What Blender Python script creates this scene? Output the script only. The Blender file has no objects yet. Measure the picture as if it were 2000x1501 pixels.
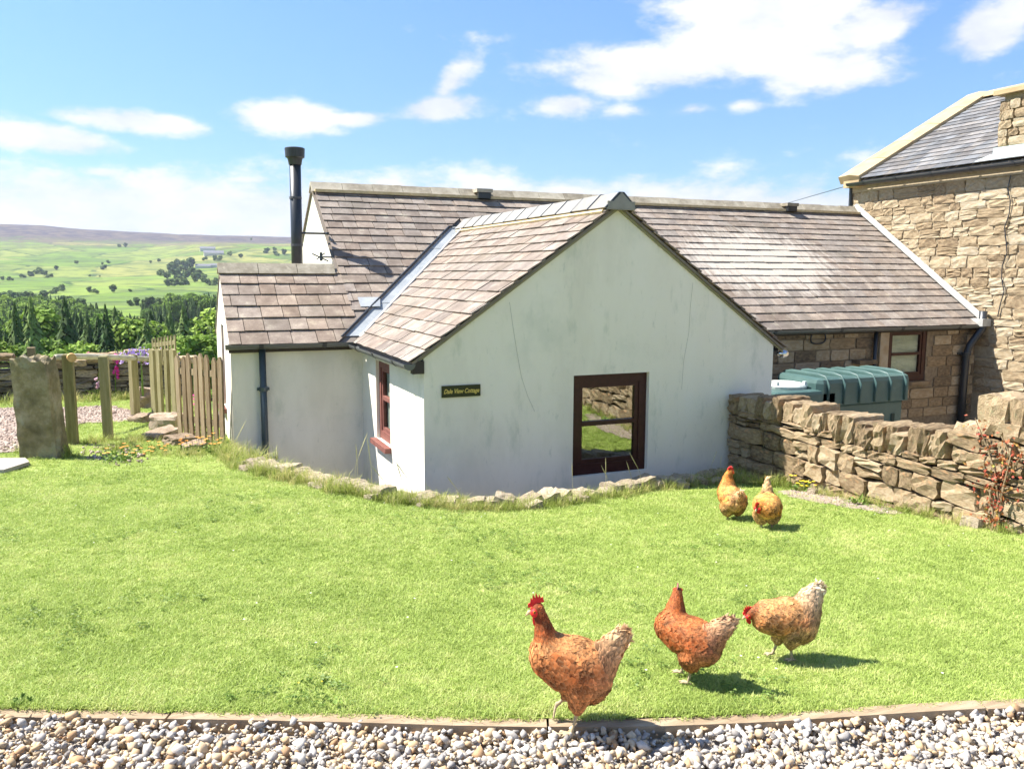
import bpy, math, random
import numpy as np
from mathutils import Vector, Matrix, Euler, noise as mnoise

rnd = random.Random(7)
S = bpy.context.scene
COL = S.collection
PI = math.pi

# ------------------------------------------------------------------ camera (eye at the origin, ground 1.5 m below)
FPX, PITCH, YAW, ROLL = 1634.73, .1308, .4023, .0039
Fv = np.array([math.sin(YAW)*math.cos(PITCH), math.cos(YAW)*math.cos(PITCH), -math.sin(PITCH)])
Rv = np.array([math.cos(YAW), -math.sin(YAW), 0.0])
Uv = np.cross(Rv, Fv)
Rr = Rv*math.cos(ROLL)+Uv*math.sin(ROLL)
Ur = -Rv*math.sin(ROLL)+Uv*math.cos(ROLL)
cam = bpy.data.objects.new('camera', bpy.data.cameras.new('camera'))
COL.objects.link(cam)
cam.matrix_world = Matrix(((Rr[0], Ur[0], -Fv[0], 0), (Rr[1], Ur[1], -Fv[1], 0), (Rr[2], Ur[2], -Fv[2], 0), (0, 0, 0, 1)))
cam.data.sensor_width = 36
cam.data.lens = 36*FPX/2000
cam.data.clip_start = .05
cam.data.clip_end = 30000
S.camera = cam

# ------------------------------------------------------------------ light
SUN = Vector((-.509, .294, .809)).normalized()
sun = bpy.data.objects.new('sun', bpy.data.lights.new('sun', 'SUN'))
COL.objects.link(sun)
sun.data.energy = 4.8
sun.data.angle = math.radians(.55)
sun.data.color = (1, .95, .87)
sun.rotation_euler = SUN.to_track_quat('Z', 'Y').to_euler()
sun.location = (-20, 10, 30)
S.view_settings.view_transform = 'Standard'
S.view_settings.look = 'None'
S.view_settings.gamma = 1
S.view_settings.use_curve_mapping = False
S.view_settings.exposure = 1.48
S.cycles.max_bounces = 6
S.cycles.transparent_max_bounces = 8
S.cycles.volume_bounces = 0
S.cycles.use_denoising = True
S.cycles.use_adaptive_sampling = True
S.cycles.adaptive_threshold = .02


def ray(px, py):
    return Fv+Rr*(px-1000)/FPX+Ur*(750.5-py)/FPX


def azel(px, py):
    r = ray(px, py)
    return math.atan2(r[0], r[1]), math.atan2(r[2], math.hypot(r[0], r[1]))


def N(nt, kind, **kw):
    n = nt.nodes.new(kind)
    for k, v in kw.items():
        if k.startswith('i_'):
            n.inputs[k[2:].replace('_', ' ')].default_value = v
        else:
            setattr(n, k, v)
    return n


def math_node(nt, op, a, b=None, c=None, clamp=False):
    n = nt.nodes.new('ShaderNodeMath')
    n.operation = op
    n.use_clamp = clamp
    for i, v in enumerate((a, b, c)):
        if v is None:
            continue
        if isinstance(v, (int, float)):
            n.inputs[i].default_value = v
        else:
            nt.links.new(v, n.inputs[i])
    return n.outputs[0]


def smooth(nt, v, a, b, lo=0., hi=1.):
    n = nt.nodes.new('ShaderNodeMapRange')
    n.interpolation_type = 'SMOOTHSTEP'
    nt.links.new(v, n.inputs['Value'])
    n.inputs['From Min'].default_value = a
    n.inputs['From Max'].default_value = b
    n.inputs['To Min'].default_value = lo
    n.inputs['To Max'].default_value = hi
    return n.outputs['Result']


def mixc(nt, f, a, b, blend='MIX'):
    n = nt.nodes.new('ShaderNodeMix')
    n.data_type = 'RGBA'
    n.blend_type = blend
    for sock, v in ((n.inputs[0], f), (n.inputs[6], a), (n.inputs[7], b)):
        if isinstance(v, (int, float)):
            sock.default_value = v
        elif isinstance(v, tuple):
            sock.default_value = (*v, 1)
        else:
            nt.links.new(v, sock)
    return n.outputs[2]


world = bpy.data.worlds.new('World')
S.world = world
world.use_nodes = True
wt = world.node_tree
wt.nodes.clear()
sky = N(wt, 'ShaderNodeTexSky', sky_type='NISHITA')
sky.sun_disc = False
sky.sun_elevation = math.asin(SUN.z)
sky.sun_rotation = math.atan2(SUN.x, SUN.y)
sky.altitude = 300
sky.air_density = 1.0
sky.dust_density = .6
sky.ozone_density = 2.2
tc = N(wt, 'ShaderNodeTexCoord')
sep = N(wt, 'ShaderNodeSeparateXYZ')
nrm = N(wt, 'ShaderNodeVectorMath', operation='NORMALIZE')
wt.links.new(tc.outputs['Generated'], nrm.inputs[0])
wt.links.new(nrm.outputs[0], sep.inputs[0])
az = math_node(wt, 'ARCTAN2', sep.outputs[0], sep.outputs[1])
el = math_node(wt, 'ARCSINE', sep.outputs[2])
comb = N(wt, 'ShaderNodeCombineXYZ')
wt.links.new(az, comb.inputs[0])
wt.links.new(math_node(wt, 'MULTIPLY', el, 2.0), comb.inputs[1])
n1 = N(wt, 'ShaderNodeTexNoise', i_Scale=9., i_Detail=9., i_Roughness=.62)
wt.links.new(comb.outputs[0], n1.inputs['Vector'])
n2 = N(wt, 'ShaderNodeTexNoise', i_Scale=3.2, i_Detail=8., i_Roughness=.6)
wt.links.new(comb.outputs[0], n2.inputs['Vector'])
# cloud puffs: (px, py, half width, half height, tilt, weight)
CL = [(1520, 20, 250, 50, 0, 1), (1290, 125, 230, 48, .02, 1), (1480, 95, 240, 62, .08, 1), (1600, 145, 160, 46, 0, 1),
      (1190, 165, 120, 28, .1, .8), (1700, 45, 120, 40, -.2, .9), (1930, 55, 90, 42, -.2, 1), (1990, 10, 60, 40, 0, .9),
      (1110, 205, 68, 26, 0, .85), (1215, 217, 66, 16, 0, .6), (1350, 212, 58, 17, 0, .75), (1460, 205, 50, 14, 0, .6),
      (560, 232, 120, 30, 0, 1), (700, 232, 100, 17, -.1, .85), (850, 212, 95, 26, -.1, 1), (880, 160, 60, 26, -.7, .8), (640, 215, 70, 12, 0, .5),
      (110, 272, 140, 24, .1, .95), (260, 238, 140, 22, .05, .95), (20, 262, 60, 30, 0, .7), (80, 330, 42, 9, 0, .6), (200, 338, 75, 13, .05, .7),
      (480, 352, 110, 14, 0, .7), (950, 75, 60, 10, 0, .2)]
mask = None
for (px, py, rx, ry, ti, wgt) in CL:
    a0, e0 = azel(px, py)
    a1, e1 = azel(px+rx, py)
    ra = math.hypot(a1-a0, e1-e0)
    re = ry/FPX
    da = math_node(wt, 'SUBTRACT', az, a0)
    de = math_node(wt, 'SUBTRACT', el, e0)
    c, s = math.cos(ti), math.sin(ti)
    u = math_node(wt, 'ADD', math_node(wt, 'MULTIPLY', da, c/ra), math_node(wt, 'MULTIPLY', de, -s/ra))
    v = math_node(wt, 'ADD', math_node(wt, 'MULTIPLY', da, s/re), math_node(wt, 'MULTIPLY', de, c/re))
    q = math_node(wt, 'SQRT', math_node(wt, 'ADD', math_node(wt, 'MULTIPLY', u, u), math_node(wt, 'MULTIPLY', v, v)))
    q = math_node(wt, 'MULTIPLY', math_node(wt, 'SUBTRACT', 1.5, q), wgt)
    mask = q if mask is None else math_node(wt, 'SMOOTH_MAX', mask, q, .25)
# the cloud bank above the horizon, all round
bank = math_node(wt, 'MULTIPLY', math_node(wt, 'SUBTRACT', math_node(wt, 'ADD', .136, math_node(wt, 'MULTIPLY', math_node(wt, 'SUBTRACT', n2.outputs[0], .5), .10)), el), 22.)
bank = math_node(wt, 'MINIMUM', bank, 1.15)
mask = math_node(wt, 'MAXIMUM', mask, bank)
# scattered clouds over the rest of the sky
n3 = N(wt, 'ShaderNodeTexNoise', i_Scale=2.4, i_Detail=4., i_Roughness=.5)
wt.links.new(nrm.outputs[0], n3.inputs['Vector'])
ca0 = azel(1000, 300)[0]
off = math_node(wt, 'ABSOLUTE', math_node(wt, 'SUBTRACT', az, ca0))
outside = math_node(wt, 'MAXIMUM', smooth(wt, off, .62, .8), smooth(wt, el, .36, .5))
rest = math_node(wt, 'MULTIPLY', math_node(wt, 'SUBTRACT', smooth(wt, n3.outputs[0], .5, .68), .1), outside)
mask = math_node(wt, 'MAXIMUM', mask, rest)
dens = math_node(wt, 'ADD', mask, math_node(wt, 'MULTIPLY', math_node(wt, 'SUBTRACT', n1.outputs[0], .5), 2.6))
dens = smooth(wt, dens, .25, .95)
shade = math_node(wt, 'ADD', math_node(wt, 'MULTIPLY', n2.outputs[0], .5), math_node(wt, 'MULTIPLY', n1.outputs[0], .5))
ccol = mixc(wt, smooth(wt, shade, .38, .6), (4.9, 5.2, 5.8), (6.7, 6.7, 6.8))
low = smooth(wt, el, .0, .42, .74, 1.02)
lowc = N(wt, 'ShaderNodeCombineColor')
for i_ in range(3):
    wt.links.new(low, lowc.inputs[i_])
skyt = mixc(wt, 1.0, mixc(wt, 1.0, sky.outputs[0], (.92, 1.17, 1.40), 'MULTIPLY'), lowc.outputs[0], 'MULTIPLY')
final = mixc(wt, math_node(wt, 'MULTIPLY', dens, .96), skyt, ccol)
bg = N(wt, 'ShaderNodeBackground')
bg.inputs[1].default_value = .06
wt.links.new(final, bg.inputs[0])
wo = N(wt, 'ShaderNodeOutputWorld')
wt.links.new(bg.outputs[0], wo.inputs[0])


# ------------------------------------------------------------------ helpers
WL = {}


class MB:
    def __init__(s):
        s.v = []
        s.f = []
        s.c = []

    def add(s, vs, fs, col=None):
        o = len(s.v)
        s.v += [tuple(p) for p in vs]
        s.f += [tuple(i+o for i in f) for f in fs]
        s.c += [col]*len(fs)
        return s

    def box(s, a, b, col=None, M=None):
        x0, y0, z0 = a
        x1, y1, z1 = b
        vs = [(x, y, z) for z in (z0, z1) for y in (y0, y1) for x in (x0, x1)]
        if M is not None:
            vs = [M @ Vector(p) for p in vs]
        return s.add(vs, [(0, 2, 3, 1), (4, 5, 7, 6), (0, 1, 5, 4), (2, 6, 7, 3), (0, 4, 6, 2), (1, 3, 7, 5)], col)

    def prism(s, poly, d, col=None):
        """poly: 3d points in a plane; d: extrusion vector"""
        n = len(poly)
        d = Vector(d)
        vs = [Vector(p) for p in poly]+[Vector(p)+d for p in poly]
        fs = [tuple(range(n))[::-1], tuple(range(n, 2*n))]+[(i, (i+1) % n, n+(i+1) % n, n+i) for i in range(n)]
        return s.add(vs, fs, col)

    def tube(s, pts, rad, n=10, col=None, caps=True, flat=1.):
        pts = [Vector(p) for p in pts]
        if not isinstance(rad, (list, tuple)):
            rad = [rad]*len(pts)
        vs = []
        up = Vector((0, 0, 1))
        prev = None
        for i, p in enumerate(pts):
            t = (pts[min(i+1, len(pts)-1)]-pts[max(i-1, 0)]).normalized()
            if prev is None:
                a = t.cross(up if abs(t.z) < .9 else Vector((1, 0, 0))).normalized()
            else:
                a = (prev-t*prev.dot(t)).normalized()
            prev = a
            b = t.cross(a)
            for k in range(n):
                an = 2*PI*k/n
                vs.append(p+a*math.cos(an)*rad[i]+b*math.sin(an)*rad[i]*flat)
        fs = []
        for i in range(len(pts)-1):
            for k in range(n):
                fs.append((i*n+k, i*n+(k+1) % n, (i+1)*n+(k+1) % n, (i+1)*n+k))
        if caps:
            fs.append(tuple(range(n))[::-1])
            fs.append(tuple(range((len(pts)-1)*n, len(pts)*n)))
        return s.add(vs, fs, col)

    def mesh(s, name, smooth_=False):
        me = bpy.data.meshes.new(name)
        me.from_pydata(s.v, [], s.f)
        if any(c is not None for c in s.c):
            at = me.color_attributes.new('col', 'FLOAT_COLOR', 'CORNER')
            arr = np.ones((len(me.loops), 4), np.float32)
            k = 0
            for f, c in zip(s.f, s.c):
                n = len(f)
                if c is not None:
                    arr[k:k+n, :3] = c
                k += n
            at.data.foreach_set('color', arr.ravel())
        if smooth_:
            me.polygons.foreach_set('use_smooth', [True]*len(me.polygons))
        me.update()
        return me


def link(o, parent=None, world_built=True):
    COL.objects.link(o)
    if parent is not None:
        o.parent = parent
        if world_built:
            pw = WL.get(parent.name, Vector((0, 0, 0)))
            o.location = Vector(o.location)-pw
    if parent is None:
        WL[o.name] = Vector(o.location)
    else:
        WL[o.name] = WL.get(parent.name, Vector((0, 0, 0)))+Vector(o.location)
    return o


def obj(name, mb, mat, parent=None, smooth_=False, kind=None, label=None, local=False):
    me = mb if isinstance(mb, bpy.types.Mesh) else mb.mesh(name, smooth_)
    o = bpy.data.objects.new(name, me)
    if not me.materials:
        me.materials.append(mat)
    link(o, parent, not local)
    if kind:
        o['kind'] = kind
    if label:
        o['label'] = label
    return o


def thing(name, label, cat, loc=(0, 0, 0), rz=0, group=None):
    o = bpy.data.objects.new(name, None)
    o.empty_display_size = .2
    o.location = loc
    o.rotation_euler = (0, 0, rz)
    link(o)
    o['label'] = label
    o['category'] = cat
    if group:
        o['group'] = group
    return o


def tag(o, label, cat, group=None):
    o['label'] = label
    o['category'] = cat
    if group:
        o['group'] = group
    return o


def mat(name, stops, scale=4., rough=.8, bump=.0, bscale=None, rand=0., attr=False, spec=.3, detail=6., stretch=None,
        over=None, metal=0., sheen=0., trans=None, coord='Object', bdist=.01):
    m = bpy.data.materials.new(name)
    m.use_nodes = True
    nt = m.node_tree
    nt.nodes.clear()
    out = N(nt, 'ShaderNodeOutputMaterial')
    b = N(nt, 'ShaderNodeBsdfPrincipled')
    b.inputs['Roughness'].default_value = rough
    b.inputs['Metallic'].default_value = metal
    b.inputs['Specular IOR Level'].default_value = spec
    tc = N(nt, 'ShaderNodeTexCoord')
    vec = tc.outputs[coord]
    if stretch:
        mp = N(nt, 'ShaderNodeMapping')
        mp.inputs['Scale'].default_value = stretch
        nt.links.new(vec, mp.inputs[0])
        svec = mp.outputs[0]
    else:
        svec = vec
    info = N(nt, 'ShaderNodeObjectInfo')
    no = N(nt, 'ShaderNodeTexNoise', i_Scale=scale, i_Detail=detail, i_Roughness=.62)
    nt.links.new(svec, no.inputs['Vector'])
    val = no.outputs[0]
    if rand:
        val = math_node(nt, 'ADD', val, math_node(nt, 'MULTIPLY', math_node(nt, 'SUBTRACT', info.outputs['Random'], .5), rand))
    cr = N(nt, 'ShaderNodeValToRGB')
    nt.links.new(val, cr.inputs[0])
    els = cr.color_ramp.elements
    while len(els) < len(stops):
        els.new(.5)
    for e, (p, c) in zip(els, stops):
        e.position = p
        e.color = (*c, 1)
    col = cr.outputs[0]
    if over:
        for (osc, lo, hi, oc, amt) in over:
            on = N(nt, 'ShaderNodeTexNoise', i_Scale=osc, i_Detail=5., i_Roughness=.65)
            nt.links.new(svec if osc < 0 else vec, on.inputs['Vector'])
            on.inputs['Scale'].default_value = abs(osc)
            f = math_node(nt, 'MULTIPLY', smooth(nt, on.outputs[0], lo, hi), amt)
            col = mixc(nt, f, col, oc)
    if attr:
        at = N(nt, 'ShaderNodeAttribute', attribute_name='col')
        col = mixc(nt, 1.0, col, at.outputs['Color'], 'MULTIPLY')
    nt.links.new(col, b.inputs['Base Color'])
    if bump:
        bn = N(nt, 'ShaderNodeTexNoise', i_Scale=bscale or scale*6, i_Detail=6., i_Roughness=.65)
        nt.links.new(svec, bn.inputs['Vector'])
        bp = N(nt, 'ShaderNodeBump', i_Strength=bump, i_Distance=bdist)
        nt.links.new(bn.outputs[0], bp.inputs['Height'])
        nt.links.new(bp.outputs[0], b.inputs['Normal'])
    sh = b.outputs[0]
    if trans:
        tr = N(nt, 'ShaderNodeBsdfTranslucent')
        nt.links.new(col, tr.inputs[0])
        mx = N(nt, 'ShaderNodeMixShader')
        mx.inputs[0].default_value = trans
        nt.links.new(sh, mx.inputs[1])
        nt.links.new(tr.outputs[0], mx.inputs[2])
        sh = mx.outputs[0]
    nt.links.new(sh, out.inputs[0])
    return m


def flat(name, c, rough=.6, **k):
    d = tuple(x*.82 for x in c)
    return mat(name, [(.3, d), (.7, c)], scale=k.pop('scale', 8.), rough=rough, **k)


WHITE = mat('white_render', [(.2, (.62, .58, .47)), (.5, (.79, .75, .635)), (.8, (.83, .795, .70))], scale=1.3, rough=.85, bump=.25, bscale=60, bdist=.004,
            stretch=(1, 1, .35), over=[(-5., .54, .72, (.50, .52, .42), .5), (1.1, .52, .72, (.60, .60, .50), .5), (3.2, .6, .8, (.60, .55, .46), .35), (16., .62, .78, (.5, .5, .44), .35), (-14., .62, .74, (.42, .44, .36), .4)])
SLATE_OVER = [(7., .55, .72, (.36, .33, .26), .5), (30., .64, .74, (.55, .52, .44), .5), (1.6, .5, .7, (.13, .115, .09), .45), (60., .45, .6, (.14, .12, .10), .35)]
SLATE = mat('stone_slate', [(.25, (.145, .118, .103)), (.5, (.215, .18, .158)), (.75, (.30, .26, .228))], scale=7., rough=.95, bump=.5, bscale=40, rand=.22, spec=.08,
            attr=True, over=SLATE_OVER, bdist=.006)
DECK = flat('roof_deck', (.20, .17, .14))
RIDGE = mat('ridge_stone', [(.3, (.22, .19, .14)), (.7, (.42, .38, .30))], scale=6., rough=.85, bump=.4, rand=.3, over=[(16., .55, .7, (.5, .46, .34), .6)])
RIDGEG = mat('grey_ridge', [(.3, (.20, .19, .175)), (.7, (.29, .28, .255))], scale=5., rough=.8, bump=.3, rand=.2)
MORTAR = mat('mortar', [(.3, (.48, .37, .2)), (.7, (.68, .55, .34))], scale=14., rough=.9, bump=.6, bscale=50)
LEAD = mat('lead', [(.3, (.24, .265, .285)), (.7, (.37, .39, .40))], scale=5., rough=.55, bump=.3, over=[(7., .6, .75, (.7, .68, .62), .6)])
BLACK = flat('black_plastic', (.03, .034, .04), .35, spec=.5)
GUTG = flat('grey_gutter', (.12, .125, .12), .35, spec=.5)
GREYP = flat('grey_green_pipe', (.05, .07, .08), .4, spec=.5)
BROWN = mat('brown_window', [(.3, (.035, .012, .010)), (.7, (.06, .02, .017))], scale=20., rough=.4, bump=.1)
REDBR = mat('red_brown_sill', [(.3, (.15, .055, .045)), (.7, (.24, .10, .08))], scale=14., rough=.6, bump=.2)
BLIND = flat('cream_blind', (.62, .58, .46), .8)
DARK = flat('dark_room', (.06, .055, .05), .9)
SAND = mat('sandstone', [(.22, (.20, .14, .085)), (.42, (.40, .29, .17)), (.6, (.52, .41, .26)), (.8, (.60, .52, .38))], scale=5., rough=.9, bump=.8, bscale=24,
           rand=.45, over=[(3.5, .6, .72, (.46, .24, .12), .5), (11., .6, .75, (.36, .33, .26), .6)], bdist=.015)
SANDH = mat('house_sandstone', [(.22, (.19, .135, .08)), (.42, (.30, .225, .135)), (.6, (.38, .30, .19)), (.8, (.44, .38, .28))], scale=5., rough=.9, bump=.7, bscale=22,
            rand=.42, over=[(3.5, .62, .74, (.5, .27, .13), .5), (9., .6, .75, (.42, .40, .35), .6)], bdist=.015)
MORTH = mat('lime_mortar', [(.3, (.30, .24, .155)), (.7, (.43, .35, .235))], scale=16., rough=.95, bump=.7, bscale=50)
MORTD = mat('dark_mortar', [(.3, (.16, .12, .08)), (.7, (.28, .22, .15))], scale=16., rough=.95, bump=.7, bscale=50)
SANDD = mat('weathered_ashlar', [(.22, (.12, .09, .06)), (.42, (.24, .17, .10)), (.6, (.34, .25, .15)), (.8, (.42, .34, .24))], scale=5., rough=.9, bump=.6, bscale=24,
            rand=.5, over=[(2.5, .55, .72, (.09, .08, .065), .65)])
CORE = flat('wall_core', (.06, .05, .035), .95)
FIELD = mat('field_stone', [(.22, (.14, .10, .058)), (.42, (.28, .20, .115)), (.6, (.39, .29, .175)), (.8, (.47, .385, .26))], scale=6., rough=.9, bump=.9, bscale=22,
            rand=.4, attr=False, over=[(5., .57, .7, (.40, .39, .22), .55), (3.2, .57, .70, (.50, .25, .11), .6), (22., .62, .74, (.58, .56, .46), .6)], bdist=.02)
DARKSTONE = mat('shaded_stone', [(.25, (.07, .06, .045)), (.55, (.18, .15, .11)), (.8, (.36, .31, .22))], scale=6., rough=.9, bump=.8, bscale=20, rand=.4,
                over=[(8., .6, .72, (.42, .38, .24), .6)])
PALESTONE = mat('edging_stone', [(.25, (.19, .15, .10)), (.5, (.35, .285, .20)), (.8, (.52, .44, .32))], scale=7., rough=.9, bump=.8, bscale=28, rand=.3,
                over=[(9., .55, .7, (.30, .31, .16), .5)], bdist=.015)
WOOD = mat('weathered_wood', [(.25, (.15, .13, .055)), (.5, (.24, .21, .10)), (.8, (.34, .30, .17))], scale=5., rough=.85, bump=.5, bscale=30, rand=.3,
           stretch=(6, 6, .6), over=[(4., .6, .75, (.16, .18, .06), .5)])
WOODB = mat('brown_fence_wood', [(.25, (.15, .105, .055)), (.5, (.25, .18, .105)), (.8, (.37, .29, .18))], scale=5., rough=.85, bump=.5, bscale=30, rand=.3,
            stretch=(6, 6, .6))
WOODP = mat('pale_post_end', [(.3, (.5, .28, .10)), (.7, (.6, .4, .18))], scale=20., rough=.85)
KERBW = mat('edging_board', [(.25, (.17, .12, .075)), (.5, (.30, .22, .14)), (.8, (.44, .35, .24))], scale=3., rough=.85, bump=.4, bscale=20, stretch=(1, 8, 8),
            over=[(6., .6, .75, (.12, .10, .06), .5)])
TANKM = mat('green_tank', [(.3, (.04, .085, .08)), (.7, (.07, .125, .115))], scale=3., rough=.42, spec=.4, over=[(5., .55, .75, (.10, .17, .15), .4)])
LIDW = flat('white_lid', (.68, .72, .68), .5)
PINK = flat('foxglove_pink', (.75, .06, .33), .6, attr=False)
PURPLE = flat('lilac_petal', (.5, .36, .75), .6)
YELLOW = flat('yellow_petal', (.85, .62, .04), .6)
ORANGE = flat('orange_petal', (.9, .38, .08), .6)
STEM = mat('stem_green', [(.3, (.10, .18, .03)), (.7, (.20, .28, .06))], scale=9., rough=.7, trans=.2)
LEAFR = mat('red_leaf', [(.35, (.42, .08, .05)), (.5, (.38, .22, .06)), (.62, (.32, .36, .07))], scale=9., rough=.6, trans=.25, rand=.2)


def glass(name, mixf, tint=(.85, .9, .88)):
    m = bpy.data.materials.new(name)
    m.use_nodes = True
    nt = m.node_tree
    nt.nodes.clear()
    out = N(nt, 'ShaderNodeOutputMaterial')
    gl = N(nt, 'ShaderNodeBsdfGlossy', i_Roughness=.015)
    gl.inputs['Color'].default_value = (.95, .97, .95, 1)
    tr = N(nt, 'ShaderNodeBsdfTransparent')
    tr.inputs[0].default_value = (*tint, 1)
    no = N(nt, 'ShaderNodeTexNoise', i_Scale=6., i_Detail=1.)
    tcn = N(nt, 'ShaderNodeTexCoord')
    nt.links.new(tcn.outputs['Object'], no.inputs['Vector'])
    bp = N(nt, 'ShaderNodeBump', i_Strength=.05, i_Distance=.01)
    nt.links.new(no.outputs[0], bp.inputs['Height'])
    nt.links.new(bp.outputs[0], gl.inputs['Normal'])
    mx = N(nt, 'ShaderNodeMixShader')
    mx.inputs[0].default_value = mixf
    nt.links.new(tr.outputs[0], mx.inputs[1])
    nt.links.new(gl.outputs[0], mx.inputs[2])
    nt.links.new(mx.outputs[0], out.inputs[0])
    return m


GLASS = glass('window_glass', .34, (.6, .65, .62))
GLASS2 = glass('window_glass_clear', .05)


# ------------------------------------------------------------------ ground shapes
def gz(X, Y):
    d = X*.3915+Y*.9202
    l = X*.9202-Y*.3915
    t = min(1., max(0., (l/max(d, .1)+.34)/.34))
    t = t*t*(3-2*t)
    z = -1.5-(.065+.035*t)*max(0., d-2.75)
    z += .012*mnoise.noise(Vector((X*.9, Y*.9, 0)))*min(1, max(0, d-3))
    return z


def gp(px, py):
    r = ray(px, py)
    lo, hi = 1., 60.
    for _ in range(40):
        m = (lo+hi)/2
        p = r*m
        if p[2] > gz(p[0], p[1]):
            lo = m
        else:
            hi = m
    return Vector(r*lo)


EDGE = [Vector(gp(*q)) for q in ((455, 905), (560, 930), (690, 960), (760, 975), (900, 990), (1050, 985), (1200, 965), (1380, 938), (1445, 925))]


def catmull(P, n):
    out = []
    for i in range(len(P)-1):
        p0, p1, p2, p3 = P[max(i-1, 0)], P[i], P[i+1], P[min(i+2, len(P)-1)]
        for k in range(n):
            t = k/n
            out.append(.5*((2*p1)+(p2-p0)*t+(2*p0-5*p1+4*p2-p3)*t*t+(3*p1-p0-3*p2+p3)*t**3))
    out.append(P[-1])
    return out


EC = catmull(EDGE, 8)
ECX = np.array([p.x for p in EC])
ECY = np.array([p.y for p in EC])


def on_lawn(X, Y):
    if X > 5.62 or Y > 17.4:
        return False
    if X < .70:
        return True
    if X > ECX[-1]:
        return Y < ECY[-1]
    # left stub between wall corner and the first edging point
    return Y < np.interp(X, ECX, ECY)


GRASSBASE = mat('lawn_soil', [(.3, (.13, .17, .03)), (.5, (.19, .25, .045)), (.7, (.25, .30, .07))], scale=2.2, rough=.9, bump=.6, bscale=90,
                over=[(.9, .5, .7, (.25, .27, .06), .4)])
# lawn sheet: rows in Y, columns in X, last column snapped to the edging line
mb = MB()
step = .16
xs = np.arange(-9, 5.7, step)
ys = np.arange(1.2, 17.5, step)
idx = {}
for j, y in enumerate(ys):
    for i, x in enumerate(xs):
        idx[(i, j)] = len(mb.v)
        mb.v.append((x, y, gz(x, y)))
for j in range(len(ys)-1):
    for i in range(len(xs)-1):
        cx_, cy_ = xs[i]+step/2, ys[j]+step/2
        d = cx_*.3915+cy_*.9202
        if on_lawn(cx_, cy_-.06) and on_lawn(cx_, cy_+.0) and (cx_*.3915+cy_*.9202 > 2.5 or True):
            mb.f.append((idx[(i, j)], idx[(i+1, j)], idx[(i+1, j+1)], idx[(i, j+1)]))
            mb.c.append(None)


# keep only the part behind the edging board
B0 = [gp(-260, 1377), gp(0, 1382), gp(300, 1388), gp(600, 1397), gp(900, 1404), gp(1200, 1404), gp(1500, 1394), gp(2000, 1372), gp(2300, 1352)]
BX = np.array([p.x for p in B0])
BY = np.array([p.y for p in B0])
# extend the line at both ends
BX = np.concatenate([[BX[0]-8*(BX[1]-BX[0])], BX, [BX[-1]+6*(BX[-1]-BX[-2])]])
BY = np.concatenate([[BY[0]-8*(BY[1]-BY[0])], BY, [BY[-1]+6*(BY[-1]-BY[-2])]])


def board_y(x):
    return float(np.interp(x, BX, BY))


mb.f = [f for f in mb.f if all(mb.v[i][1] > board_y(mb.v[i][0])-.02 for i in f)]
mb.c = [None]*len(mb.f)
# close the strip between the sheet and the board
xs2 = np.arange(-5, 5.6, .1)
o = len(mb.v)
for x in xs2:
    y = board_y(x)
    mb.v += [(x, y+.015, -1.503), (x, y+.34, gz(x, y+.34)-.004)]
for k in range(len(xs2)-1):
    mb.f.append((o+2*k, o+2*k+2, o+2*k+3, o+2*k+1))
    mb.c.append(None)
obj('lawn_ground', mb, GRASSBASE, smooth_=True, kind='structure')

# sunken yard round the cottage, retaining face below the edging, and the drive
YARD = mat('yard_gravel', [(.3, (.16, .14, .11)), (.7, (.34, .30, .24))], scale=30., rough=.95, bump=.6, bscale=60)
mb = MB()
mb.add([(.1, 3, -2.75), (13, 3, -2.75), (13, 17.6, -2.75), (.1, 17.6, -2.75)], [(0, 1, 2, 3)])
obj('yard', mb, YARD, kind='structure')
mb = MB()
pts = [(p.x, p.y) for p in EC]
for k in range(len(pts)-1):
    (x0, y0), (x1, y1) = pts[k], pts[k+1]
    mb.add([(x0, y0+.07, -2.8), (x1, y1+.07, -2.8), (x1, y1+.05, gz(x1, y1)+.0), (x0, y0+.05, gz(x0, y0)+.0),
            (x1, y1-.3, gz(x1, y1-.3)-.01), (x0, y0-.3, gz(x0, y0-.3)-.01)], [(0, 1, 2, 3), (3, 2, 4, 5)])
obj('retaining_bank', mb, DARKSTONE, kind='structure')

# ------------------------------------------------------------------ far terrain
TAB = [(0, None, -3.2), (18, None, -3.3), (30, None, -6), (60, None, -11), (110, None, -17), (180, None, -26), (260, None, -33), (350, None, -39), (500, 688, 0), (700, 648, 0),
       (1000, 610, 0), (1400, 583, 0), (2000, 560, 0), (2600, 542, 0), (3300, 520, 0), (4000, 502, 0), (4800, 485, 0), (5600, 474, 0), (6300, 468, 0), (7500, 472, 0), (9500, 470, 0)]
TR = np.array([t[0] for t in TAB], float)
TZ = np.array([t[2] if t[1] is None else -(t[1]-535)/1635*t[0] for t in TAB], float)


def tz(x, y):
    r = math.hypot(x, y)
    z = float(np.interp(r, TR, TZ))
    a = math.atan2(x, y)
    w = min(1, max(0, (r-400)/2500))
    z += w*(26*mnoise.fractal(Vector((x/1500, y/1500, 3.1)), .9, 2., 4)+3.*mnoise.fractal(Vector((x/260, y/260, 7)), .8, 2., 3))
    # the moor rises to the left, the shoulder to the right stands nearer
    wl = min(1, max(0, (r-4300)/1500))
    z += wl*(1.6-a*14)*12
    ws = math.exp(-((r-4300)/900)**2)*min(1, max(0, (a-.0)/.07))
    z += ws*45
    return z


def tp(px, py, r0=120):
    r = ray(px, py)
    k = r0
    while k < 9000:
        p = r*k
        if p[2] < tz(p[0], p[1]):
            return Vector((p[0], p[1], tz(p[0], p[1])))
        k *= 1.01
    return None


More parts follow.
